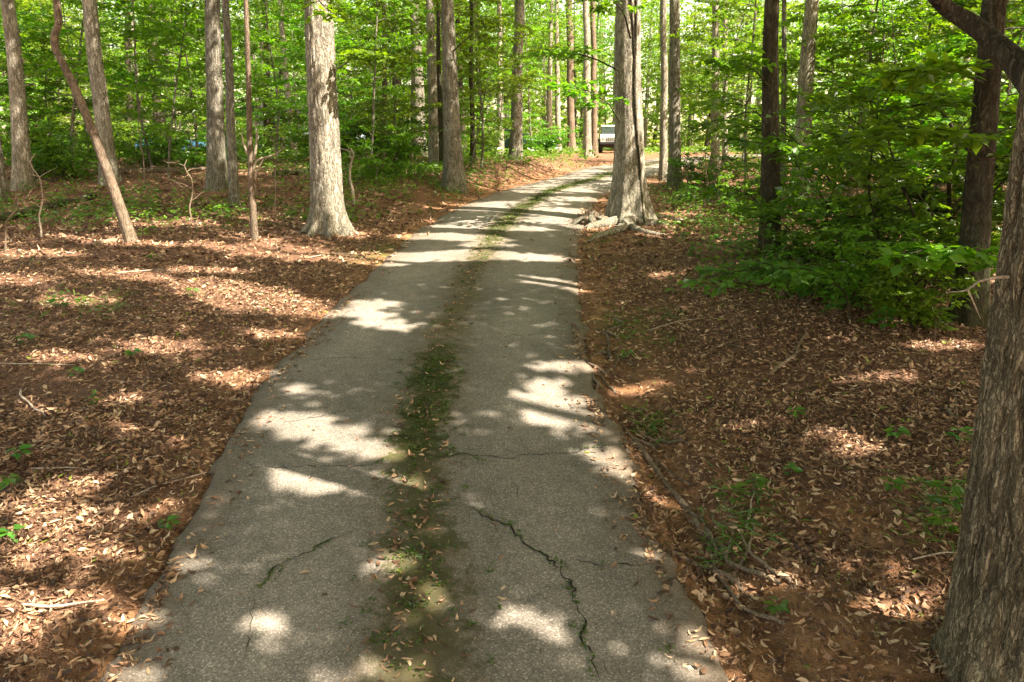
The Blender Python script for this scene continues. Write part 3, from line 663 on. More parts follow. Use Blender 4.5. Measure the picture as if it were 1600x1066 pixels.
# ------------------------------------------------------------------ added shading canopy right of and behind the camera, gaps carved for sun patches
BR = [(330,420,60,5,0),(200,430,70,6,2),(120,470,60,5,0),(130,752,60,12,-5),(60,790,60,22,0),(130,950,50,16,0),(60,1010,70,14,0),(300,880,30,8,0),(420,520,40,5,5),(30,440,40,6,0),
   # photo ellipses where the sun reaches the ground: cx, cy, rx, ry, tilt
 (480,672,95,22,12),(545,700,60,16,14),(595,714,34,13,0),(470,742,60,24,8),(520,765,85,13,0),(640,765,40,8,0),(420,983,40,24,15),(335,912,48,9,0),(545,857,15,7,0),
 (618,885,32,20,0),(680,942,30,24,0),(800,966,44,17,8),(860,985,42,16,25),(560,1052,110,14,0),(880,655,62,14,8),(870,625,56,8,6),(880,572,44,7,0),(860,600,40,6,0),(950,722,45,18,15),(735,790,26,7,0),
 (1005,872,34,13,25),(1080,990,50,8,10),(462,608,24,7,10),(600,510,50,6,5),(560,490,50,6,5),(585,476,34,4,3),(590,404,75,9,2),(720,401,100,7,0),(830,404,70,5,0),(850,441,48,5,5),(904,452,15,5,0),
 (700,372,95,5,3),(760,357,90,4,2),(820,345,80,4,2),(730,345,60,4,2),(860,330,80,4,2),(800,320,80,4,0),(880,312,60,3,0),(860,300,70,3,0),(900,288,70,3,0),(760,385,40,3,0),
 (380,462,130,18,9),(470,485,50,7,9),(310,447,50,7,0),(400,386,110,7,2),(500,400,50,6,0),(280,350,100,5,0),(180,378,110,6,4),(60,400,60,6,0),(60,632,46,13,28),(215,664,58,11,3),(200,622,44,7,0),(280,690,30,9,10),(345,592,55,7,3),
 (95,815,62,26,-10),(150,862,70,16,-5),(40,855,50,18,0),(215,800,26,9,0),(215,962,50,26,0),(25,950,50,46,0),(225,1052,60,16,0),(120,925,44,13,0),(395,583,34,7,0),(90,560,50,6,0),(250,540,60,6,0),
 (1070,428,46,7,0),(1225,905,50,13,12),(1390,955,70,16,0),(1440,925,60,12,0),(1330,880,50,5,20),(1300,690,46,9,12),(1340,712,40,8,0),(1440,560,60,5,0),(1420,520,80,5,0),(1350,610,50,5,0),(1000,900,30,8,30),
 (1100,1052,70,14,5),(1230,1050,50,10,0),(1000,353,90,8,0),(1060,366,60,5,0),(1290,545,40,4,0),(1040,760,36,7,15),(1110,840,30,6,20),(1490,760,40,5,0),(1180,660,40,5,0),(1000,600,40,5,0),(1160,360,60,6,0),(1230,384,40,5,0)]
GP = []
for (a, b, c, d, t) in BR:
    p = px_ground(a, b); ex = px_ground(a+c*math.cos(R(t)), b+c*math.sin(R(t)))-p; ey = px_ground(a+d*math.sin(R(t)), b-d*math.cos(R(t)))-p
    nf = .045+.045*float(sstep(4.2, 7.5, p[1])); ex = ex*(1+nf/np.linalg.norm(ex)); ey = ey*(1+nf/np.linalg.norm(ey))
    GP.append((p, np.linalg.inv(np.array([[ex[0], ey[0]], [ex[1], ey[1]]]))))
TP = [((522,235),.36,.6),((530,275),.34,.7),((492,15),.5,.35),((1592,905),.10,.2),((990,60),.42,1.0),((992,200),.42,.7),((992,300),.42,.5),((985,335),.6,.25),((335,70),.2,1.0),((398,330),.2,.5),((672,100),.2,1.5),((1261,150),.25,.9),((28,60),.3,.8),((150,30),.3,.8),((215,330),.2,.3),((705,90),.2,.5),((1535,640),.05,.25),((1500,900),.04,.1)]
TG = []
for (q, hw, hh) in TP:
    best = None
    for k, (o, P, rd, B) in TREES.items():
        x, y, _ = to_px(B+P[[0, min(len(P)-1, 6)]]); 
        pt = px_at_y(q[0], q[1], B[1]); lx_ = np.interp(pt[2]-B[2], P[:, 2], P[:, 0])+B[0]
        dd = abs(pt[0]-lx_)/B[1]+(0 if pt[2] > B[2] else 9)
        if best is None or dd < best[0]: best = (dd, pt)
    TG.append((best[1], hw, hh))
for (a, b_, yy, hw, hh) in ((1150,380,13,.5,.3),(1300,430,11,.55,.35),(1380,330,11.5,.5,.4),(1460,440,10,.35,.35),(1250,300,14,.6,.4),(1390,465,9.3,.35,.2),(1440,430,9.0,.45,.3),(1340,250,12,.5,.4),(1470,180,9.5,.5,.4),(1180,250,15,.6,.5),(1550,250,9,.12,.5)):
    TG.append((px_at_y(a, b_, yy), hw, hh))
def keep(Bw):
    """drop leaves whose shadow would fall on one of the sunny places"""
    k = np.ones(len(Bw), bool)
    wob = np.stack([.07*vnoise(Bw[:, 0]*2.5, Bw[:, 1]*2.5, Bw[:, 2]*2.5, 3), .07*vnoise(Bw[:, 0]*2.5, Bw[:, 1]*2.5, Bw[:, 2]*2.5, 4)], -1)
    for p, A in GP:
        q = (Bw-S*((Bw[:, 2]-p[2])/S[2])[:, None])[:, :2]-p[:2]+wob
        e = q@A.T; k &= (e**2).sum(1) > 1.15
    for p, hw, hh in TG:
        v = Bw-p; al = v@S; pr = v-S*al[:, None]; hx = pr[:, 0]*(-S[1])+pr[:, 1]*S[0]; hx = hx/math.hypot(S[0], S[1])
        k &= ~((al > 1.) & (np.abs(hx) < hw) & (np.abs(pr[:, 2]) < hh))
    return k
crn = [  # foot x, y, height, trunk radius, crown radius : unseen trees added out of frame for shade, right and behind
 (8.5,1.5,17,.24), (6.0,-3.5,18,.26), (12.5,-4.5,18,.25), (14.5,2.5,17,.22), (1.5,-6.5,17,.25), (18.5,-2,18,.24), (10.5,6.5,16,.2), (17,8,17,.22)]
homes = []; 
extra_labels = ['oak tree out to the right of the foreground trunk','oak tree just behind the camera on the right','oak tree farther behind the camera on the right','second oak tree to the right of the foreground trunk','oak tree behind the camera over the drive','outermost oak tree on the right behind the camera','oak tree in the bushes right of the foreground trunk','outermost oak tree in the right hand bushes']
for (x, y, H, r0), lb in zip(crn, extra_labels):
    z = Gs(x, y); o = empty('oak_tree', (x, y, z)); tag(o, lb, 'tree', 'tall trees shading the drive from the right')
    P = np.stack([.1*np.sin(np.linspace(0, 3, 18)), .1*np.cos(np.linspace(0, 2, 18)), np.linspace(0, H, 18)], -1)
    link('trunk', trunk_mesh(P, np.linspace(r0, .04, 18), M['bark'], seed=int(x*3)), o); homes.append((o, np.array([x, y, z]), H))
for lb in ('thick ridged grey brown trunk filling the right edge beside the leaf litter','dark mossy trunk standing behind the right foreground trunk','straight dark mossy trunk rising from the green bushes right of the drive','big trunk with flaring roots and a dark vine at the bend of the drive'):
    o, P, rd, B = TREES[lb]; homes.append((o, B+np.array([P[-1][0], P[-1][1], 0]), P[-1][2]))
r_ = np.random.RandomState(77)
def canopy_cloud():
    ncl = 9500; per = 44
    # clump centres over the ground that must lie in shade, lifted along the sun direction to crown height
    gxx = r_.uniform(-12, 13, ncl); gyy = r_.uniform(-1.5, 19.5, ncl)
    h = r_.uniform(7.0, 11.5, ncl)+np.clip(gyy-11, 0, 8)*.45
    dens = np.ones(ncl); dens *= np.where(gyy > 14, .7, 1)*np.where((gxx > 3.2) & (gyy > 9.8), .22, 1)*np.where((gxx < -2.5) & (gyy > 7), .7, 1)
    m = r_.rand(ncl) < dens; gxx, gyy, h = gxx[m], gyy[m], h[m]
    C = np.stack([gxx, gyy, G0(gxx, gyy)], -1)+S*(h/S[2])[:, None]
    n = len(C)*per
    Bp = np.repeat(C, per, 0)+r_.randn(n, 3)*np.array([.30, .30, .14])
    return Bp
Bp = canopy_cloud(); Bp = Bp[keep(Bp)]
hx = np.array([[h[1][0], h[1][1]] for h in homes]); own = np.hypot(Bp[:, 0][:, None]-hx[None, :, 0], Bp[:, 1][:, None]-hx[None, :, 1]).argmin(1)
for k, (o, B, H) in enumerate(homes):
    m = own == k
    if not m.any(): continue
    q = Bp[m]; n = len(q); lf = Leaf(300+k); a = r_.rand(n)*6.283
    lf.add(q-np.array(o.location), np.stack([np.cos(a), np.sin(a), r_.randn(n)*.3-.1], -1), UP*.6+np.array([S*.8])+r_.randn(n, 3)*.35)
    link('crown', lf.mesh('crown', M['leaf_canopy'], .15, .085), o)
    wd = Wood(); ctr = q.mean(0); r2 = np.random.RandomState(k)
    for j in range(min(90, n//90)):
        t = q[r2.randint(n)]; hz = max(6.5, min(H-1, (t[2]-B[2])*.72)); st = np.array([B[0], B[1], B[2]+hz]); md = (st+t)/2+np.array([0, 0, -.3])+r2.randn(3)*.3
        sm_ = np.concatenate([st+(md-st)*np.linspace(0, 1, 9)[:, None], md+(t-md)*np.linspace(0, 1, 9)[:, None]])
        if (~keep(sm_)).sum() > 0: continue
        wd.tube(np.array([st, md, t])-np.array(o.location), [.06, .04, .012], 5)
    if wd.n: wd.build('limbs', M['bark'], o)

# ------------------------------------------------------------------ understory
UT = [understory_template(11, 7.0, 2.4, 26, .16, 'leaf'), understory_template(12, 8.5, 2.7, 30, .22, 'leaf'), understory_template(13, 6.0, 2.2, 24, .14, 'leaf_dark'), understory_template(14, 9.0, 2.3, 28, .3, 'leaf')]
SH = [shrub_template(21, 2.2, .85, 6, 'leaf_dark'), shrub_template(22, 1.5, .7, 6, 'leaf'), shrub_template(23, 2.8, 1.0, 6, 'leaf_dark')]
def ut_proto(k, lab, grp=None):
    o = empty('understory_tree', (0, 0, 0)); tag(o, lab, 'tree', grp); link('trunk', UT[k][0], o); link('crown', UT[k][1], o); return o
def sh_proto(k, lab, grp=None):
    o = empty('shrub', (0, 0, 0)); tag(o, lab, 'shrub', grp); link('stem', SH[k][0], o); link('foliage', SH[k][1], o); return o
def put(o, x, y, s=1., rz=0.):
    o.location = (x, y, Gs(x, y)); o.scale = (s, s, s); o.rotation_euler = (0, 0, rz)
def putpx(o, px, py, s=1., rz=0., Y=None):
    p = pg(px, py) if Y is None else px_at_y(px, py, Y); put(o, p[0], p[1], s, rz)
# individually described plants near the drive
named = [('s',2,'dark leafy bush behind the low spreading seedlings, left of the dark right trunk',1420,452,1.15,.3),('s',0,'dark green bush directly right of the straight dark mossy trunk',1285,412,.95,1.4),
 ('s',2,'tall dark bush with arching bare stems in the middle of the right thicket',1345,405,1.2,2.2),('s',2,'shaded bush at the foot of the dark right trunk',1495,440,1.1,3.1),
 ('s',1,'low bush with fresh green leaves reaching over the litter beside the foreground trunk',1420,512,.62,4.0),
 ('s',1,'round green shrub in front of the dark blue car left of the white vehicle',852,243,1.0,.3),
 ('s',0,'bushy green shrub before the blue car between leaning tree and spotted trunk',232,262,.8,.3),('s',1,'little green shrub close to the left side of the spotted trunk',306,262,.75,1.3),
 ('s',1,'small leafy bush at the front edge of the right thicket',1330,478,.66,5.0),
 
 ('s',0,'bushy green shrub behind the foot of the close trunk pair',1115,296,.75,3.3),('s',1,'round green shrub left of the straight dark mossy trunk',1165,335,.6,1.0),
 ('u',2,'dark leafy understory tree over the right thicket',1400,350,.7,1.0),('u',0,'leafy understory tree behind the dark mossy trunk',1352,338,.8,2.5),
 ('u',1,'bright understory tree just right of the straight pale trunk',1165,296,.8,5.2),('u',0,'understory tree right of the close trunk pair',1105,276,.85,.2),
 ('u',3,'green understory tree spreading behind the widest trunk',580,272,.78,1.2),('u',0,'low branched green tree between widest and grey trunks',620,262,.75,3.0),('u',2,'dark understory tree behind the kinked leaning tree',85,262,.8,.5),
 ('u',1,'sunny understory tree hanging over the left side of the bend',752,262,.9,.4),
 ('u',0,'young tree with bright leaves right of the mottled grey trunk',735,268,.6,1.1),('u',0,'mid green understory tree over the middle of the right thicket',1455,315,1.0,.6),
 ('u',1,'tall understory tree right of the leaning light brown trunk',1325,320,.9,2.6),
 ('u',3,'understory tree of the thicket behind the foreground trunk',1570,400,1.0,1.9),
 ('u',0,'leafy young tree at the left of the spotted trunk',262,278,.8,2.2),('s',1,'yellow green shrub right of the widest trunk',600,276,.9,.9),('s',0,'small bush left of the kinked leaning tree',70,285,.8,2.6),('s',1,'green bush between the second trunk and the leaning tree',112,300,.7,4.6)]
for kind, k, lab, px, py, s, rz in named:
    o = (sh_proto if kind == 's' else ut_proto)(k, lab); putpx(o, px, py, s, rz)
up = [ut_proto(k, 'leafy understory tree in the green background woods', 'understory trees in the background woods') for k in range(4)]
sp_ = [sh_proto(k, 'leafy shrub in the green background woods', 'shrubs in the background woods') for k in range(3)]
r_ = np.random.RandomState(5); placed = []; used = set()
jp0 = px_at_y(955, 238, 54.)
def far_ok(x, y, rad, gap):
    D, SD = road_info([x], [y])
    if D[0] < 1.6+rad*.4: return False
    px, py, dep = to_px([x, y, G0(x, y)]); px = px[0]; wpx = rad*F/max(dep[0], 1)
    tt_ = (x-jp0[0])*.88-(y-jp0[1])*.47; sdj = abs((x-jp0[0])*.47+(y-jp0[1])*.88)
    if -2 < tt_ < 20 and sdj < 5.5: return False
    t5_ = (x-B5[0])*.88-(y-B5[1])*.47; s5_ = abs((x-B5[0])*.47+(y-B5[1])*.88)
    if 0 < t5_ < 7 and s5_ < 3: return False
    if y < 60 and px+wpx*.75 > 926 and px-wpx*.75 < 1034: return False
    if not (-250 < px < 1850): return False
    if px < 1030 and y < (19.5 if px < 540 else 24): return False
    if px < 470 and 205 < px and y < 30 and rad < 1.3: return False
    if 790 < px < 930 and y < 44: return False
    if 1185 < px < 1290 and y < 23: return False
    if px >= 1034 and y < (21 if px < 1240 else 15): return False
    return all((x-a)**2+(y-b)**2 > gap*gap for a, b in placed)
cnt = 0
for i in range(6000):
    y = 15+62*r_.rand()**1.15; x = r_.uniform(-1, 1)*(y*.78+3)
    if not far_ok(x, y, 2.2, 1.9+y*.022): continue
    placed.append((x, y)); k = r_.randint(4); first = ('u', k) not in used
    o = up[k] if first else copy_tree(up[k]); used.add(('u', k)); put(o, x, y, r_.uniform(.75, 1.25)*(1+max(0, y-35)*.012), r_.rand()*6.28); cnt += 1
    if cnt > 150: break
placed = []; cnt = 0
for i in range(4000):
    y = 15+50*r_.rand()**1.1; x = r_.uniform(-1, 1)*(y*.75+3)
    if not far_ok(x, y, 1.0, 1.8): continue
    placed.append((x, y)); k = r_.randint(3); first = ('s', k) not in used
    o = sp_[k] if first else copy_tree(sp_[k]); used.add(('s', k)); put(o, x, y, r_.uniform(.7, 1.3), r_.rand()*6.28); cnt += 1
    if cnt > 95: break
# far tall trees with trunks and low crowns
farT = []
for k in range(3):
    o = empty('forest_tree', (0, 0, 0)); tag(o, 'distant tall tree closing the background woods', 'tree', 'tall trees in the far woods')
    P = np.stack([.25*np.sin(np.linspace(0, 3+k, 14)), .2*np.cos(np.linspace(0, 2, 14)), np.linspace(0, 17, 14)], -1)
    link('trunk', trunk_mesh(P, np.linspace(.17+.04*k, .05, 14), M['bark_pale' if k == 1 else 'bark_dark'], seed=k, seg=10, dz=.5), o)
    c = link('crown', CROWNS[k], o, (0, 0, 5.5)); c.scale = (.9, .9, 1.2); farT.append(o)
placed = []; cnt = 0; r_ = np.random.RandomState(15)
for i in range(5000):
    y = 30+62*r_.rand(); x = r_.uniform(-1, 1)*(y*.8+4)
    if not far_ok(x, y, .6 if y < 57 else .1, 2.8): continue
    placed.append((x, y)); k = cnt % 3; o = farT[k] if cnt < 3 else copy_tree(farT[k]); put(o, x, y, r_.uniform(.8, 1.2), r_.rand()*6.28); cnt += 1
    if cnt > 120: break
# the woods beyond, read as one mass
r_ = np.random.RandomState(9); n = 3200; per = 34
a = r_.uniform(R(-62), R(62), n); d = r_.uniform(84, 112, n); x = d*np.sin(a); y = d*np.cos(a); z = G0(x, y)+.2+r_.rand(n)**1.6*27
C = np.repeat(np.stack([x, y, z], -1), per, 0)+r_.randn(n*per, 3)*np.array([1.1, 1.1, .7]); lf = Leaf(91); aa = r_.rand(n*per)*6.283
lf.add(C, np.stack([np.cos(aa), np.sin(aa), r_.randn(n*per)*.3-.1], -1), UP+r_.randn(n*per, 3)*.6)
tag(link('distant_woods', lf.mesh('distant_woods', M['far'], .60, .36)), 'mass of green leaves closing the far woods', kind='stuff')

# low sprays of big leaves hanging in front of the right thicket
def leafy_branch(name, label, pts, r0, seed, LL=.12, LW=.085, m='leaf', lsp=.055, parent=None, L=.7, cat='branch'):
    r = np.random.RandomState(seed); P = np.array(pts); o = empty(name, P[0] if parent is None else P[0]-np.array(parent.location)); wd = Wood(); lf = Leaf(seed)
    if parent is None: tag(o, label, cat)
    else: o.parent = parent
    t = np.linspace(0, len(P)-1, len(P)*5); q = np.stack([np.interp(t, np.arange(len(P)), P[:, k]) for k in range(3)], -1)
    for _ in range(2): q[1:-1] = (q[:-2]+2*q[1:-1]+q[2:])/4
    q = q-P[0]; wd.tube(q, np.linspace(r0, r0*.3, len(q)), 6)
    s = 1
    for i in range(len(q)//3, len(q)-1, 1):
        d = unit(q[min(i+1, len(q)-1)]-q[i-1]); lat = unit(np.cross(d, UP))*s; s = -s
        spray(wd, lf, q[i], d*.5+lat*.9+UP*.08, L*r.uniform(.5, 1)*(1.1-.6*i/len(q)), .006, r, .12, lsp, droop=.3, tilt=.28)
    wd.build('stem', M['bark_dark'], o); link('foliage', lf.mesh('foliage', M[m], LL, LW, cup=.06), o); return o
g1 = pg(1500, 505)
leafy_branch('maple_sapling', 'arching sapling with large light green leaves beside the bare twig', [g1, g1+[-.05,-.1,.5], g1+[-.3,-.45,.85], g1+[-.75,-.7,.92], g1+[-1.25,-.85,.82]], .014, 61, .135, .11, 'leaf', L=.5, cat='sapling')
g2 = pg(1330, 505)
leafy_branch('maple_sapling', 'low sapling leaning left with shaded leaves over the brown litter', [g2, g2+[-.1,0,.35], g2+[-.5,-.1,.6], g2+[-1.0,-.1,.62], g2+[-1.6,0,.5]], .014, 62, .10, .07, 'leaf_dark', L=.75, cat='sapling')
g3 = pg(1480, 430)
leafy_branch('dogwood_tree', 'thin dark stemmed dogwood with broad light leaves left of the right trunks', [g3]+[px_at_y(a, b, g3[1]-c) for a, b, c in ((1484,350,0),(1482,280,.1),(1500,220,.2),(1470,170,.4),(1415,140,.6),(1350,128,.7))], .035, 63, .15, .11, 'leaf', L=1.0, lsp=.075, cat='tree')

def tb(label, pxs, Y0, r0, seed, **kw):
    o = TREES[label][0]
    B = TREES[label][3]; leafy_branch('branch', None, [px_at_y(a, b, B[1]+dy) for a, b, dy in pxs], r0, seed, parent=o, **kw)
BT = 'big trunk with flaring roots and a dark vine at the bend of the drive'
tb(BT, [(966,110,-.2),(930,92,-.4),(890,80,-.6),(850,78,-.8)], 0, .018, 71, L=.8, lsp=.07)
tb(BT, [(968,190,-.35),(950,160,-.8),(915,140,-1.2),(880,132,-1.5)], 0, .016, 72, L=.75, lsp=.07)
tb(BT, [(985,60,-.35),(975,20,-.8),(950,-10,-1.1),(920,-30,-1.3)], 0, .018, 75, L=.8, lsp=.07)
tb('widest pale grey trunk on the left bank, sunlit patch low on its bark', [(495,-60,-.2),(485,-25,-.7),(500,5,-1.1),(530,28,-1.3)], 0, .016, 76, L=.6, lsp=.07)
tb('widest pale grey trunk on the left bank, sunlit patch low on its bark', [(512,120,.25),(545,95,.2),(590,85,.1),(640,92,.1)], 0, .016, 77, L=.8, lsp=.07)
tb('mottled grey trunk standing by the left verge before the bend', [(708,80,-.15),(728,62,-.3),(750,42,-.4),(785,28,-.5)], 0, .02, 78, L=.9, lsp=.08)
tb('straight dark mossy trunk rising from the green bushes right of the drive', [(1205,140,-.1),(1180,110,-.3),(1150,95,-.5),(1120,92,-.6)], 0, .014, 79, L=.6, lsp=.07)
tb('dark mossy trunk standing behind the right foreground trunk', [(1535,130,-.15),(1500,112,-.3),(1455,105,-.4),(1410,112,-.5)], 0, .016, 80, L=.55, LL=.14, LW=.10, lsp=.07)
tb('dark mossy trunk standing behind the right foreground trunk', [(1530,250,-.15),(1490,215,-.3),(1440,200,-.5),(1385,210,-.6)], 0, .016, 81, L=.6, LL=.14, LW=.10, lsp=.07)

# ------------------------------------------------------------------ small plants and seedlings
def seedling_mesh(seed, n, H, L, W):
    r = np.random.RandomState(seed); lf = Leaf(seed); a = r.rand(n)*6.283; h = H*(.35+.65*r.rand(n)); rad = r.rand(n)*H*.45
    lf.add(np.stack([rad*np.cos(a)*.5, rad*np.sin(a)*.5, h], -1), np.stack([np.cos(a), np.sin(a), r.randn(n)*.2], -1), UP+r.randn(n, 3)*.25)
    wd = Wood()
    for k in range(3): wd.tube(curve((0, 0, -.02), (r.randn()*.4, r.randn()*.4, 1), H*.95, 3, 0, .1, r), [.005, .004, .003, .002], 4)
    return lf.mesh('foliage', M['herb'], L, W), wd.mesh('stem', M['twig'])
SD_ = [seedling_mesh(201, 16, .16, .09, .05), seedling_mesh(202, 26, .3, .11, .06), seedling_mesh(203, 10, .1, .07, .045), seedling_mesh(204, 60, .7, .11, .055)]
sdp = []
for k in range(4):
    o = empty('seedling', (0, 0, 0)); tag(o, 'small green seedling growing out of the leaf litter', 'seedling', 'seedlings growing in the leaf litter'); link('foliage', SD_[k][0], o); link('stem', SD_[k][1], o); sdp.append(o)
spots = [(20,770,0),(30,720,2),(120,590,2),(150,640,0),(95,490,0),(210,560,2),(262,830,2),(40,540,2),(20,850,2),(1215,960,2),(1180,770,0),(1140,800,0),(1480,820,1),(1470,840,0),(1400,690,2),(1240,655,2),
         (1235,745,2),(300,465,2),(130,480,2),(980,560,2),(245,330,1),(310,325,0),(420,330,1),(270,340,0),(455,345,0),(640,318,0),(600,315,1),(560,310,1),(580,330,0),(660,300,1),(680,312,0),(225,375,0),(60,350,1),(15,360,3),(90,330,1),(150,345,0),
         (1090,345,1),(1110,365,0),(1140,375,1),(1075,330,3),(1130,345,3),(1190,400,3),(1060,320,1),(1160,385,1),(1210,425,1),(1270,450,3),(1050,305,3),(735,285,1),(820,275,0),(770,285,0),(850,262,1),(140,310,3),(190,320,1),(320,345,0),(350,350,1),(470,330,1),(545,330,1),(240,410,2),(1390,770,2),(1495,700,0),(1120,432,3),(1165,448,1),(1085,410,1),(1215,470,3),(1255,478,1),(1300,500,1),(1380,520,1),(1190,425,3),(1460,530,1)]
fst = set()
for i, (a, b, k) in enumerate(spots):
    o = sdp[k] if k not in fst else copy_tree(sdp[k]); fst.add(k); p = pg(a, b); put(o, p[0], p[1], .8+.5*((i*37) % 10)/10, i*1.3)
def cover(name, label, regions, seed, m, L, W, hmax):
    r = np.random.RandomState(seed); pts = []
    for (cx, cy, sx, sy, n) in regions:
        a = r.randn(n, 2)*[sx, sy]*.5+[cx, cy]
        for q in a:
            if q[1] > 246: pts.append(px_ground(q[0], q[1])[:2])
    pts = np.array(pts); D, _ = road_info(pts[:, 0], pts[:, 1]); pts = pts[D > .25]
    pts = np.repeat(pts, 7, 0)+r.randn(len(pts)*7, 2)*.07; n = len(pts); z = G(pts[:, 0], pts[:, 1]); a = r.rand(n)*6.283; lf = Leaf(seed)
    lf.add(np.column_stack([pts, z+hmax*r.rand(n)]), np.stack([np.cos(a), np.sin(a), .2+r.randn(n)*.3], -1), UP+r.randn(n, 3)*.3)
    return tag(link(name, lf.mesh(name, M[m], L, W)), label, kind='stuff')
cover('ground_cover', 'low green ground cover between the trunks', [(600,300,150,22,520),(660,285,120,18,300),(300,335,300,26,220),(120,330,200,30,200),(420,285,200,18,140),(1120,352,110,26,110),(1200,405,90,22,110),(1080,310,60,20,150),(820,262,90,8,160),
      (250,268,250,14,300),(1300,460,180,26,380),(740,275,80,14,120),(520,340,60,14,60)], 31, 'herb', .10, .05, .22)
cover('grass', 'thin yellow green grass blades growing through the litter on the right', [(1150,800,70,50,26),(1470,810,50,60,22),(1130,845,40,20,10),(1000,520,60,40,24),(1020,650,50,25,16),(130,480,120,30,30),(940,380,40,40,20)], 37, 'herb', .13, .009, .05)
r = np.random.RandomState(38); pts = np.stack([r.uniform(-34, 44, 5200), 24+46*r.rand(5200)**1.2], -1); D, _ = road_info(pts[:, 0], pts[:, 1]); px_, _, _ = to_px(np.column_stack([pts, G0(pts[:, 0], pts[:, 1])]))
pts = pts[(D > 1.3) & ((np.abs(px_-952) > 26) | (pts[:, 1] > 57))]; pts = np.repeat(pts, 8, 0)+r.randn(len(pts)*8, 2)*.16; n = len(pts); a = r.rand(n)*6.283; lf = Leaf(39)
lf.add(np.column_stack([pts, G(pts[:, 0], pts[:, 1])+.42*r.rand(n)]), np.stack([np.cos(a), np.sin(a), .2+r.randn(n)*.3], -1), UP+r.randn(n, 3)*.5)
tag(link('ground_cover', lf.mesh('ground_cover', M['herb'], .19, .11)), 'low green undergrowth far back under the trees', kind='stuff')
# moss and weeds in the middle of the drive and in its cracks
r = np.random.RandomState(44); n = 14000; ii = r.randint(0, len(sv), n); y_ = CY[ii]
dn = np.interp(y_, [0, 2.5, 3.6, 4.3, 4.9, 5.25, 6.9, 7.2, 9, 11, 13, 20, 27, 40], [.1, .15, .35, .2, .3, 1, 1, .10, .08, .2, .45, .7, .3, .0])
patch = .5+.5*fbm(CX[ii]*1.3, y_*1.3, 0, 88)
m_ = r.rand(n) < dn*sstep(.25, .6, patch+.15); ii = ii[m_]; n = len(ii)
off = (r.randn(n)*.065+.0)*2*HW[ii]*.75; x_ = CX[ii]+TY[ii]*off+r.randn(n)*.03; y_ = CY[ii]-TX[ii]*off+r.randn(n)*.05
cp = [px_ground(a, b)[:2] for a, b in ((800,828),(793,822),(812,842),(905,985),(907,1000),(890,925),(440,890),(425,903),(700,716),(870,885),(878,893),(640,745),(900,945),(935,890),(650,735),(1040,1020))]
x_ = np.concatenate([x_]+[np.full(1, q[0]) for q in cp]); y_ = np.concatenate([y_]+[np.full(1, q[1]) for q in cp]); n = len(x_)
x_ = np.repeat(x_, 9)+r.randn(n*9)*.022; y_ = np.repeat(y_, 9)+r.randn(n*9)*.022
for pts, w_ in ((CR[1][0], .007), (CR[0][0], .005), (CR[3][0], .006)):
    P = np.array([px_ground(*p)[:2] for p in pts]); q = r.rand(130)*(len(P)-1); q = q[vnoise(q*2.2, 4.4, 0, 7) > .12]
    x_ = np.concatenate([x_, np.interp(q, np.arange(len(P)), P[:, 0])+r.randn(len(q))*w_]); y_ = np.concatenate([y_, np.interp(q, np.arange(len(P)), P[:, 1])+r.randn(len(q))*w_])
n = len(x_); z_ = road_z(x_, y_); a = r.rand(n)*6.283; lf = Leaf(45)
lf.add(np.column_stack([x_, y_, z_+.001+.012*r.rand(n)]), np.stack([np.cos(a), np.sin(a), .35+r.randn(n)*.3], -1), UP+r.randn(n, 3)*.4)
M['moss'] = leaf_mat('moss blade', [(.025,.05,.006), (.05,.09,.008), (.08,.12,.012), (.18,.20,.03)], .3)
tag(link('moss', lf.mesh('moss', M['moss'], .026, .014)), 'dark green moss and weeds along the middle of the drive', kind='stuff')

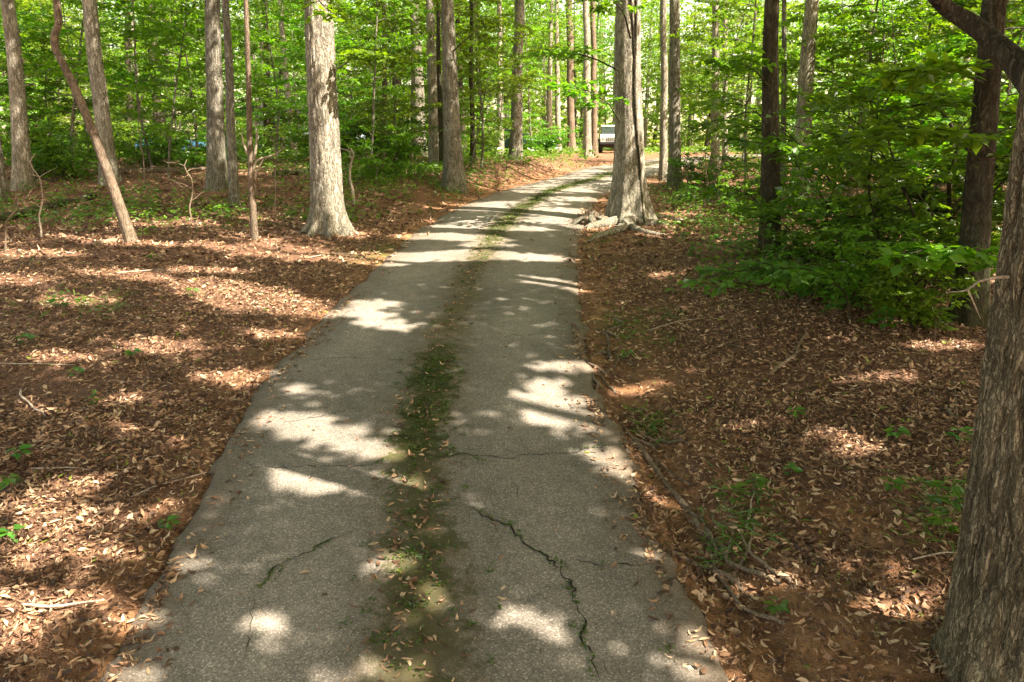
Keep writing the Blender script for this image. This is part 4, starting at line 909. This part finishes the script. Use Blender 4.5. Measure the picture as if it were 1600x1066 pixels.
# ------------------------------------------------------------------ leaf litter
def litter():
    r = np.random.RandomState(66); pts = []
    def scat(x0, x1, y0, y1, dens):
        n = int((x1-x0)*(y1-y0)*dens); p = np.stack([r.uniform(x0, x1, n), r.uniform(y0, y1, n)], -1)
        px, py, dep = to_px(np.column_stack([p, G0(p[:, 0], p[:, 1])])); return p[(px > -260) & (px < 1860) & (dep > .5) & (py < 1300)]
    A = np.concatenate([scat(-5, 5, 2, 6.2, 2600), scat(-9, 9, 6.2, 11, 1350)]); B = np.concatenate([scat(-14, 14, 11, 17, 300), scat(-24, 26, 17, 32, 80)])
    out = []
    for P, big in ((A, 1), (B, 0)):
        D, SD = road_info(P[:, 0], P[:, 1]); x, y = P[:, 0], P[:, 1]; bare = bare_fn(x, y, D, SD)
        pr = np.where(D > 0, 1-.62*bare*sstep(.38, .62, .5+.5*fbm(x*1.7, y*1.7, 0, 12)+.1), 0.)
        pr = pr*(.35+.65*sstep(.25, .5, .5+.6*fbm(x*.9, y*.9, 0, 92, 3)+.12))
        pr = np.where(D <= 0, np.where(D > -.12, .85*sstep(.3, .7, .5+.7*fbm(x*2, y*2, 0, 19)), np.where(D > -.3, .10, .004))+.16*sstep(.34, 0.03, abs(SD+.05))*sstep(30, 10, y), pr)
        k = r.rand(len(P)) < pr; P = P[k]; D = D[k]; n = len(P)
        z = np.where(D > -.02, G(P[:, 0], P[:, 1]), road_z(P[:, 0], P[:, 1])); on = D <= -.02
        a = r.rand(n)*6.283; d = np.stack([np.cos(a), np.sin(a), r.randn(n)*.28*~on], -1); d = unit(d)
        nn = UP+r.randn(n, 3)*np.where(on, .12, .5)[:, None]; nn = unit(nn-d*(d*nn).sum(1, keepdims=True)); s = np.cross(nn, d)
        L = (.014+.066*r.rand(n)**1.3)*(1 if big else 1.8); W = L*r.uniform(.14, .55, n); c = r.randn(n)*.55; cr = r.randn(n)*.6
        b0 = np.column_stack([P, z+.004+.030*r.rand(n)**1.5*np.where(on, .2, 1)])
        t = r.rand(n)**1.45*.94; t = np.where(r.rand(n) < .012, .97, t)
        out.append((b0, d, nn, s, L, W, c, cr, t, big))
    VV = []; QQ = []; TT = []; base = 0
    for b0, d, nn, s, L, W, c, cr, t, big in out:
        rows = [(0, .06), (.3, .85), (.68, .8), (1., .05)] if big else [(0, .1), (.5, 1.), (1., .1)]
        g = []
        for (f, wf) in rows:
            e = b0+d*(L*(f-.5))[:, None]+nn*(c*L*((f-.5)**2)*1.8)[:, None]
            for q in (-1, 0, 1):
                g.append(e+s*(W*.5*wf*q)[:, None]+nn*(abs(q)*cr*W*wf*.5)[:, None])
        g = np.stack(g, 1); n, k = g.shape[:2]; ids = base+np.arange(n*k).reshape(n, k)
        for i in range(len(rows)-1):
            for j in (0, 1): QQ.append(np.stack([ids[:, i*3+j], ids[:, i*3+j+1], ids[:, i*3+j+4], ids[:, i*3+j+3]], -1)); TT.append(t)
        VV.append(g.reshape(-1, 3)); base += n*k
    return quad_mesh('leaf_litter', np.concatenate(VV), np.concatenate(QQ), M['litter'], np.concatenate(TT))
tag(link('leaf_litter', litter()), 'thick dry brown fallen leaves covering the forest floor', kind='stuff')

# ------------------------------------------------------------------ fallen sticks, logs, roots
def stick(name, label, pxs, r0, m='twig', cat='stick', lift=.02, r1=None, wob=.02, group=None):
    P = [pg(*p) for p in pxs]; P = np.array(P); P[:, 2] += lift+r0*.6
    o = empty(name, P[0]); tag(o, label, cat, group); n = max(8, int(np.linalg.norm(P[-1]-P[0])/.06)); t = np.linspace(0, len(P)-1, n)
    q = np.stack([np.interp(t, np.arange(len(P)), P[:, k]) for k in range(3)], -1); sd = int(pxs[0][0])
    s = np.linspace(0, np.linalg.norm(P[-1]-P[0]), n)
    for k in range(3): q[:, k] += wob*vnoise(s*6, k*3.3, 0, sd)*(1 if k < 2 else .3)
    rad = np.linspace(r0, (r1 if r1 is not None else r0*.35), n)*(1+.12*vnoise(s*14, 2, 0, sd))
    rad[0] *= .5; wd = Wood(); wd.tube(q-P[0], rad, 7); wd.build('wood', M[m], o)
    if r0 < .03 and n > 14:
        i = n//2; d = unit(q[i+1]-q[i]); b = curve(q[i]-P[0], d+np.cross(d, UP)*.8, .18, 3, 0, .1, np.random.RandomState(sd)); w2 = Wood(); w2.tube(b, [r0*.5, r0*.4, r0*.25, .001], 5); w2.build('side_twig', M[m], o)
    return o
ST = [([(28,952),(95,954),(157,944)], .012, 'pale stick lying near the lower left corner'), ([(205,782),(250,762),(322,744)], .008, 'thin bent twig between the sunny patch and the left road edge'),
 ([(28,612),(52,640),(75,655)], .012, 'short pale stick by the left frame edge above the weeds'), ([(0,705),(60,702),(120,706)], .007, 'thin straight twig at the left edge, middle height'),
 ([(50,738),(100,735),(140,740)], .008, 'short straight stick under the thin twig at the left'), ([(110,660),(150,680),(180,700)], .006, 'tiny slanting twig below the seedlings on the left'),
 ([(0,572),(70,573),(120,574)], .008, 'level stick on the left litter under the grassy tuft'), ([(150,815),(180,790),(200,770)], .006, 'little twig rising right in the sunny leaves at lower left'),
 ([(270,870),(285,850),(300,835)], .006, 'little twig close to the left asphalt edge'), ([(1430,880),(1470,868),(1500,870)], .008, 'pale stick left of the foreground trunk foot'),
 ([(1160,832),(1172,800),(1180,775)], .010, 'leaf covered stick in the middle of the right litter'), ([(1090,560),(1130,540),(1180,548)], .007, 'thin twig in the right litter under the thicket'),
 ([(920,420),(960,412),(1010,400)], .012, 'brown stick right of the drive below the roots'), ([(1010,520),(1060,505),(1100,500)], .008, 'faint twig right of the green moss patch'),
 ([(1200,590),(1245,555),(1262,515)], .022, 'dark dead branch propped slanting under the right thicket'), ([(1475,640),(1490,660),(1490,600)], .014, 'dead branch leaning near the foreground trunk'),
 ([(330,560),(370,556),(410,548)], .006, 'fine twig beside the left road edge, middle height'), ([(180,430),(240,424),(300,428)], .010, 'straight stick above the long sunny streak'),
 ([(480,405),(520,398),(545,400)], .010, 'short stick near the foot of the widest trunk'), ([(930,700),(970,712),(1000,720)], .010, 'twig crossing the right road edge')]
for pxs, r0, lb in ST: stick('fallen_stick', lb, pxs, r0, 'twig_pale' if r0 > .0075 and 'dark' not in lb and 'dead' not in lb and 'brown' not in lb else 'twig')
stick('fallen_log', 'dark mossy log lying at the left edge behind the leaning tree', [(-30,352),(60,332),(150,314)], .10, 'bark_dark', 'log', -.02, .07)
stick('fallen_log', 'low log lying across the clearing behind the leaning tree', [(175,272),(250,271),(332,268)], .10, 'bark_brown', 'log', 0, .08)
stick('fallen_log', 'short dark log right of the pale sapling, deep in the clearing', [(425,275),(470,273),(490,270)], .09, 'bark_dark', 'log', 0, .07)
stick('fallen_log', 'broken log piece at the foot of the kinked leaning tree', [(142,386),(180,379),(212,378)], .05, 'twig', 'log', 0, .06)
stick('exposed_root', 'long root snaking along the right road edge towards the foreground trunk', [(985,690),(1010,725),(1045,765),(1078,800),(1100,835),(1135,868),(1175,895),(1230,915)], .030, 'twig', 'root', -.012, .014, .04)
stick('exposed_root', 'shorter root beside the long root near the cracked asphalt', [(1040,860),(1085,880),(1130,900),(1180,940)], .022, 'twig', 'root', -.010, .008, .03)
stick('exposed_root', 'small root at the asphalt edge beside the mossy patch', [(918,575),(935,600),(930,625),(950,650)], .018, 'bark_brown', 'root', -.01, .01, .03)
r_ = np.random.RandomState(303)
for k in range(17):
    yy = r_.uniform(3.2, 8.2); j0 = int(np.abs(CY-yy).argmin()); ln = r_.uniform(.35, 1.1); m_ = int(ln/.06); jj = np.arange(j0, j0+m_)
    dd = .16+.32*sstep(7, 4, CY[jj])+r_.uniform(-.13, .16)+.10*vnoise(np.arange(m_)*.28, k, 0, 9)+np.arange(m_)*.06*r_.uniform(-.3, .3)
    x_, y_ = CX[jj]+TY[jj]*(HW[jj]+dd), CY[jj]-TX[jj]*(HW[jj]+dd); z_ = G(x_, y_)+.012+.012*np.sin(np.linspace(0, 3.1, m_)); z_[[0, -1]] -= .02
    P = np.stack([x_, y_, z_], -1); o = empty('exposed_root', P[0]); tag(o, 'thin bare root snaking along the eroded right road edge', 'root', 'roots along the eroded right road edge')
    q0 = r_.uniform(.009, .020); wd = Wood(); wd.tube(P-P[0], np.linspace(q0, q0*.4, m_)*(1+.15*vnoise(np.arange(m_)*.9, k)), 6); wd.build('wood', M['twig' if k % 3 else 'bark_brown'], o)
stick('exposed_root', 'twisting root at the asphalt edge above the small one', [(925,555),(950,548),(975,560),(1000,575)], .016, 'bark_brown', 'root', -.008, .006, .03)

# ------------------------------------------------------------------ bare saplings and stems on the left
r_ = np.random.RandomState(50)
TH = [(8,290,395,-12),(64,240,372,4),(118,130,300,3),(228,150,300,10),(300,250,350,6),(553,232,322,3),(577,235,285,1),(600,238,282,2),(620,248,290,-1),(590,240,282,1),(640,236,270,0),(430,215,330,6),(1075,240,305,2),(1100,235,330,-4),(1125,260,330,3),(1382,250,330,8),(1338,290,395,5),(512,0,0,0)][:-1]
lbs = ['thin bare stem leaning at the far left edge','thin grey sapling by the second trunk from the left','fine vine like stem between the left trunks','thin curved stem in front of the left clearing','short bare stem left of the spotted trunk','pale broken sapling stub right of the widest trunk','first dark stem of the row right of the widest trunk','third dark stem of the row right of the widest trunk','fourth dark stem of the row, nearest the grey trunk','second dark stem of the row right of the widest trunk','tiny stem behind the row right of the widest trunk','thin stem between sapling and widest trunk','thin stem right of the close trunk pair','dark crooked stem under the sunny bushes','thin stem below the straight pale trunk','dark stem inside the right thicket','short dark stem at the front of the right thicket']
for (x, yt, yb, lean), lb in zip(TH, lbs):
    B = pg(x, yb); Tp = px_at_y(x-lean, yt, B[1]); o = empty('bare_sapling', B); tag(o, lb, 'sapling'); wd = Wood(); n = 12
    q = np.linspace(np.zeros(3), Tp-B, n); s = np.linspace(0, 3, n)
    q[:, 0] += .05*vnoise(s*1.5, x, 0, 3)*s; q[:, 1] += .05*vnoise(s*1.5, x, 0, 4)*s; q[0] = (0, 0, -.05)
    r0 = .017 if x != 553 else .035; wd.tube(q, np.linspace(r0, r0*.45, n), 6)
    for k in range(5):
        i = r_.randint(4, n-1); a = r_.rand()*6.28; wd.tube(curve(q[i], (math.cos(a), math.sin(a), .6), r_.uniform(.15, .5), 4, 0, .2, r_), np.linspace(r0*.45, .002, 5), 4)
    wd.build('stem', M['twig_pale' if x in (553, 64) else 'twig'], o)

# ------------------------------------------------------------------ vehicles and house in the distance
def box(V, Q, x0, x1, y0, y1, z0, z1, tx=0., ty=0.):
    b = len(V); V += [(x0,y0,z0),(x1,y0,z0),(x1,y1,z0),(x0,y1,z0),(x0+tx,y0+ty,z1),(x1-tx,y0+ty,z1),(x1-tx,y1-ty,z1),(x0+tx,y1-ty,z1)]
    for f in ((0,3,2,1),(4,5,6,7),(0,1,5,4),(1,2,6,5),(2,3,7,6),(3,0,4,7)): Q.append([b+i for i in f])
def part(name, boxes, m, parent, bev=.03):
    V, Q = [], []
    for b_ in boxes: box(V, Q, *b_)
    me = quad_mesh(name, V, Q, M[m]); o = link(name, me, parent)
    if bev: md = o.modifiers.new('b', 'BEVEL'); md.width = bev; md.segments = 2
    return o
def prism(name, prof, y0, y1, m, parent, bev=.03):
    n = len(prof); me = bpy.data.meshes.new(name)
    V = [(x, y0, z) for x, z in prof]+[(x, y1, z) for x, z in prof]; Fc = [list(range(n)), list(range(2*n-1, n-1, -1))]+[[i, n+i, n+(i+1) % n, (i+1) % n] for i in range(n)]
    me.from_pydata(V, [], Fc); me.materials.append(M[m]); o = link(name, me, parent)
    import bmesh
    bm = bmesh.new(); bm.from_mesh(me); bmesh.ops.recalc_face_normals(bm, faces=bm.faces); bm.to_mesh(me); bm.free()
    if bev: md = o.modifiers.new('b', 'BEVEL'); md.width = bev; md.segments = 2
    return o
def wheel(x, y, r, wd_, parent):
    w1 = Wood(); prof = [(r*.6, -wd_/2), (r*.9, -wd_/2), (r, -wd_*.35), (r, wd_*.35), (r*.9, wd_/2), (r*.6, wd_/2)]
    th = np.linspace(0, 2*math.pi, 24, endpoint=False)
    def lathe(prof): return np.array([[(a*math.cos(t), b, a*math.sin(t)) for t in th] for a, b in prof])
    w1.grid(lathe(prof)); o = w1.build('wheel', M['tyre'], parent); o.location = (x, y, r)
    w2 = Wood(); w2.grid(lathe([(.01, -wd_*.42), (r*.3, -wd_*.42), (r*.55, -wd_*.34), (r*.61, -wd_*.46), (r*.61, wd_*.46), (r*.55, wd_*.34), (r*.3, wd_*.42), (.01, wd_*.42)])); w2.build('rim', M['rim'], o)
    return o
def jeep(loc, rz):
    o = empty('off_road_car', loc, rz); tag(o, 'boxy white off road car parked at the end of the woodland drive', 'car')
    prism('body', [(-1.95,.55),(2.0,.55),(2.02,.95),(1.9,1.12),(.75,1.2),(.68,1.22),(-1.95,1.22)], -.78, .78, 'white_paint', o, .05)
    prism('cab', [(.7,1.225),(.38,1.74),(-1.93,1.74),(-1.95,1.225)], -.70, .70, 'glass', o, .03)
    part('roof', [(-1.95,.42,-.74,.74,1.742,1.84)], 'white_paint', o, .04)
    part('pillar', [(-.55,-.42,-.715,.715,1.226,1.741)], 'white_paint', o, .01); part('pillar', [(-1.93,-1.8,-.715,.715,1.226,1.741)], 'white_paint', o, .01)
    for s in (-1, 1):
        part('fender', [(.95,1.95,.76*s-.14,.76*s+.14,.78,.9)], 'black_trim', o, .03); part('fender', [(-1.75,-.75,.76*s-.14,.76*s+.14,.78,.9)], 'black_trim', o, .03)
        part('side_mirror', [(.45,.55,.93*s-.09,.93*s+.09,1.28,1.45)], 'black_trim', o, .02)
        part('door_handle', [(-.35,-.2,.79*s-.02,.79*s+.02,1.05,1.1)], 'black_trim', o, 0)
        part('headlight', [(1.98,2.06,.52*s-.1,.52*s+.1,.86,1.05)], 'lamp_lens', o, .03)
        part('tail_light', [(-2.0,-1.94,.66*s-.06,.66*s+.06,.9,1.12)], 'black_trim', o, .01)
        wheel(1.4, .72*s, .40, .26, o); wheel(-1.25, .72*s, .40, .26, o)
    part('bumper', [(2.03,2.2,-.8,.8,.5,.68)], 'black_trim', o, .03); part('bumper', [(-2.15,-1.97,-.8,.8,.5,.68)], 'black_trim', o, .03)
    part('grille', [(2.0,2.045,-.36,-.3,.75,1.05),(2.0,2.045,-.22,-.16,.75,1.05),(2.0,2.045,-.08,-.02,.75,1.05),(2.0,2.045,.06,.12,.75,1.05),(2.0,2.045,.2,.26,.75,1.05),(2.0,2.045,.33,.39,.75,1.05)], 'black_trim', o, 0)
    w_ = wheel(-2.15, 0, .38, .24, o); w_.name = 'spare_wheel'; w_.rotation_euler = (0, 0, math.pi/2); w_.location = (-2.2, .05, 1.05)
    part('chassis', [(-1.8,1.85,-.55,.55,.36,.56)], 'black_trim', o, .02)
    return o
jp = px_at_y(954, 238, 54.); jeep((jp[0], jp[1], Gs(jp[0], jp[1])), R(-96))
def sedan(loc, rz, paint, label):
    o = empty('parked_car', loc, rz); tag(o, label, 'car')
    prism('body', [(-2.2,.35),(2.15,.35),(2.25,.6),(2.1,.78),(1.0,.93),(-1.4,.97),(-2.2,.92)], -.85, .85, paint, o, .08)
    prism('cab', [(.95,.94),(.25,1.38),(-1.0,1.40),(-1.85,.98)], -.70, .70, 'glass', o, .06)
    part('roof', [(-1.0,.2,-.66,.66,1.402,1.45)], paint, o, .03)
    for s in (-1, 1):
        part('headlight', [(2.08,2.2,.6*s-.16,.6*s+.16,.6,.74)], 'lamp_lens', o, .03); wheel(1.4, .76*s, .32, .2, o); wheel(-1.35, .76*s, .32, .2, o)
    return o
bc = px_at_y(268, 236, 44.); sedan((bc[0], bc[1], Gs(bc[0], bc[1])+.05), R(8), 'blue_paint', 'blue parked car glimpsed far off between the trunks on the left')
bc = px_at_y(368, 236, 50.); sedan((bc[0], bc[1], Gs(bc[0], bc[1])+.05), R(-12), 'blue_paint', 'blue parked car farther right, partly behind the spotted trunk')
bc = px_at_y(812, 236, 48.); sedan((bc[0], bc[1], Gs(bc[0], bc[1])), R(10), 'teal_paint', 'dark blue car half hidden in leaves left of the white vehicle')
hb = px_at_y(462, 232, 66.); hz = Gs(hb[0], hb[1]); ho = empty('house', (hb[0], hb[1], hz)); tag(ho, 'pale blue sided house seen in slivers through the woods', 'house')
part('wall', [(-5,5,0,7,-.3,3.2)], 'siding', ho, 0)
prism('roof', [(-5.5,3.2),(0,5.6),(5.5,3.2)], -.4, 7.4, 'roofing', ho, 0)
for wx in (-3, 0, 3):
    f = part('window', [(wx-.55,wx+.55,-.06,.0,1.0,2.3)], 'white_trim', ho, 0); part('pane', [(wx-.45,wx+.45,-.075,-.062,1.1,2.2)], 'glass', f, 0)
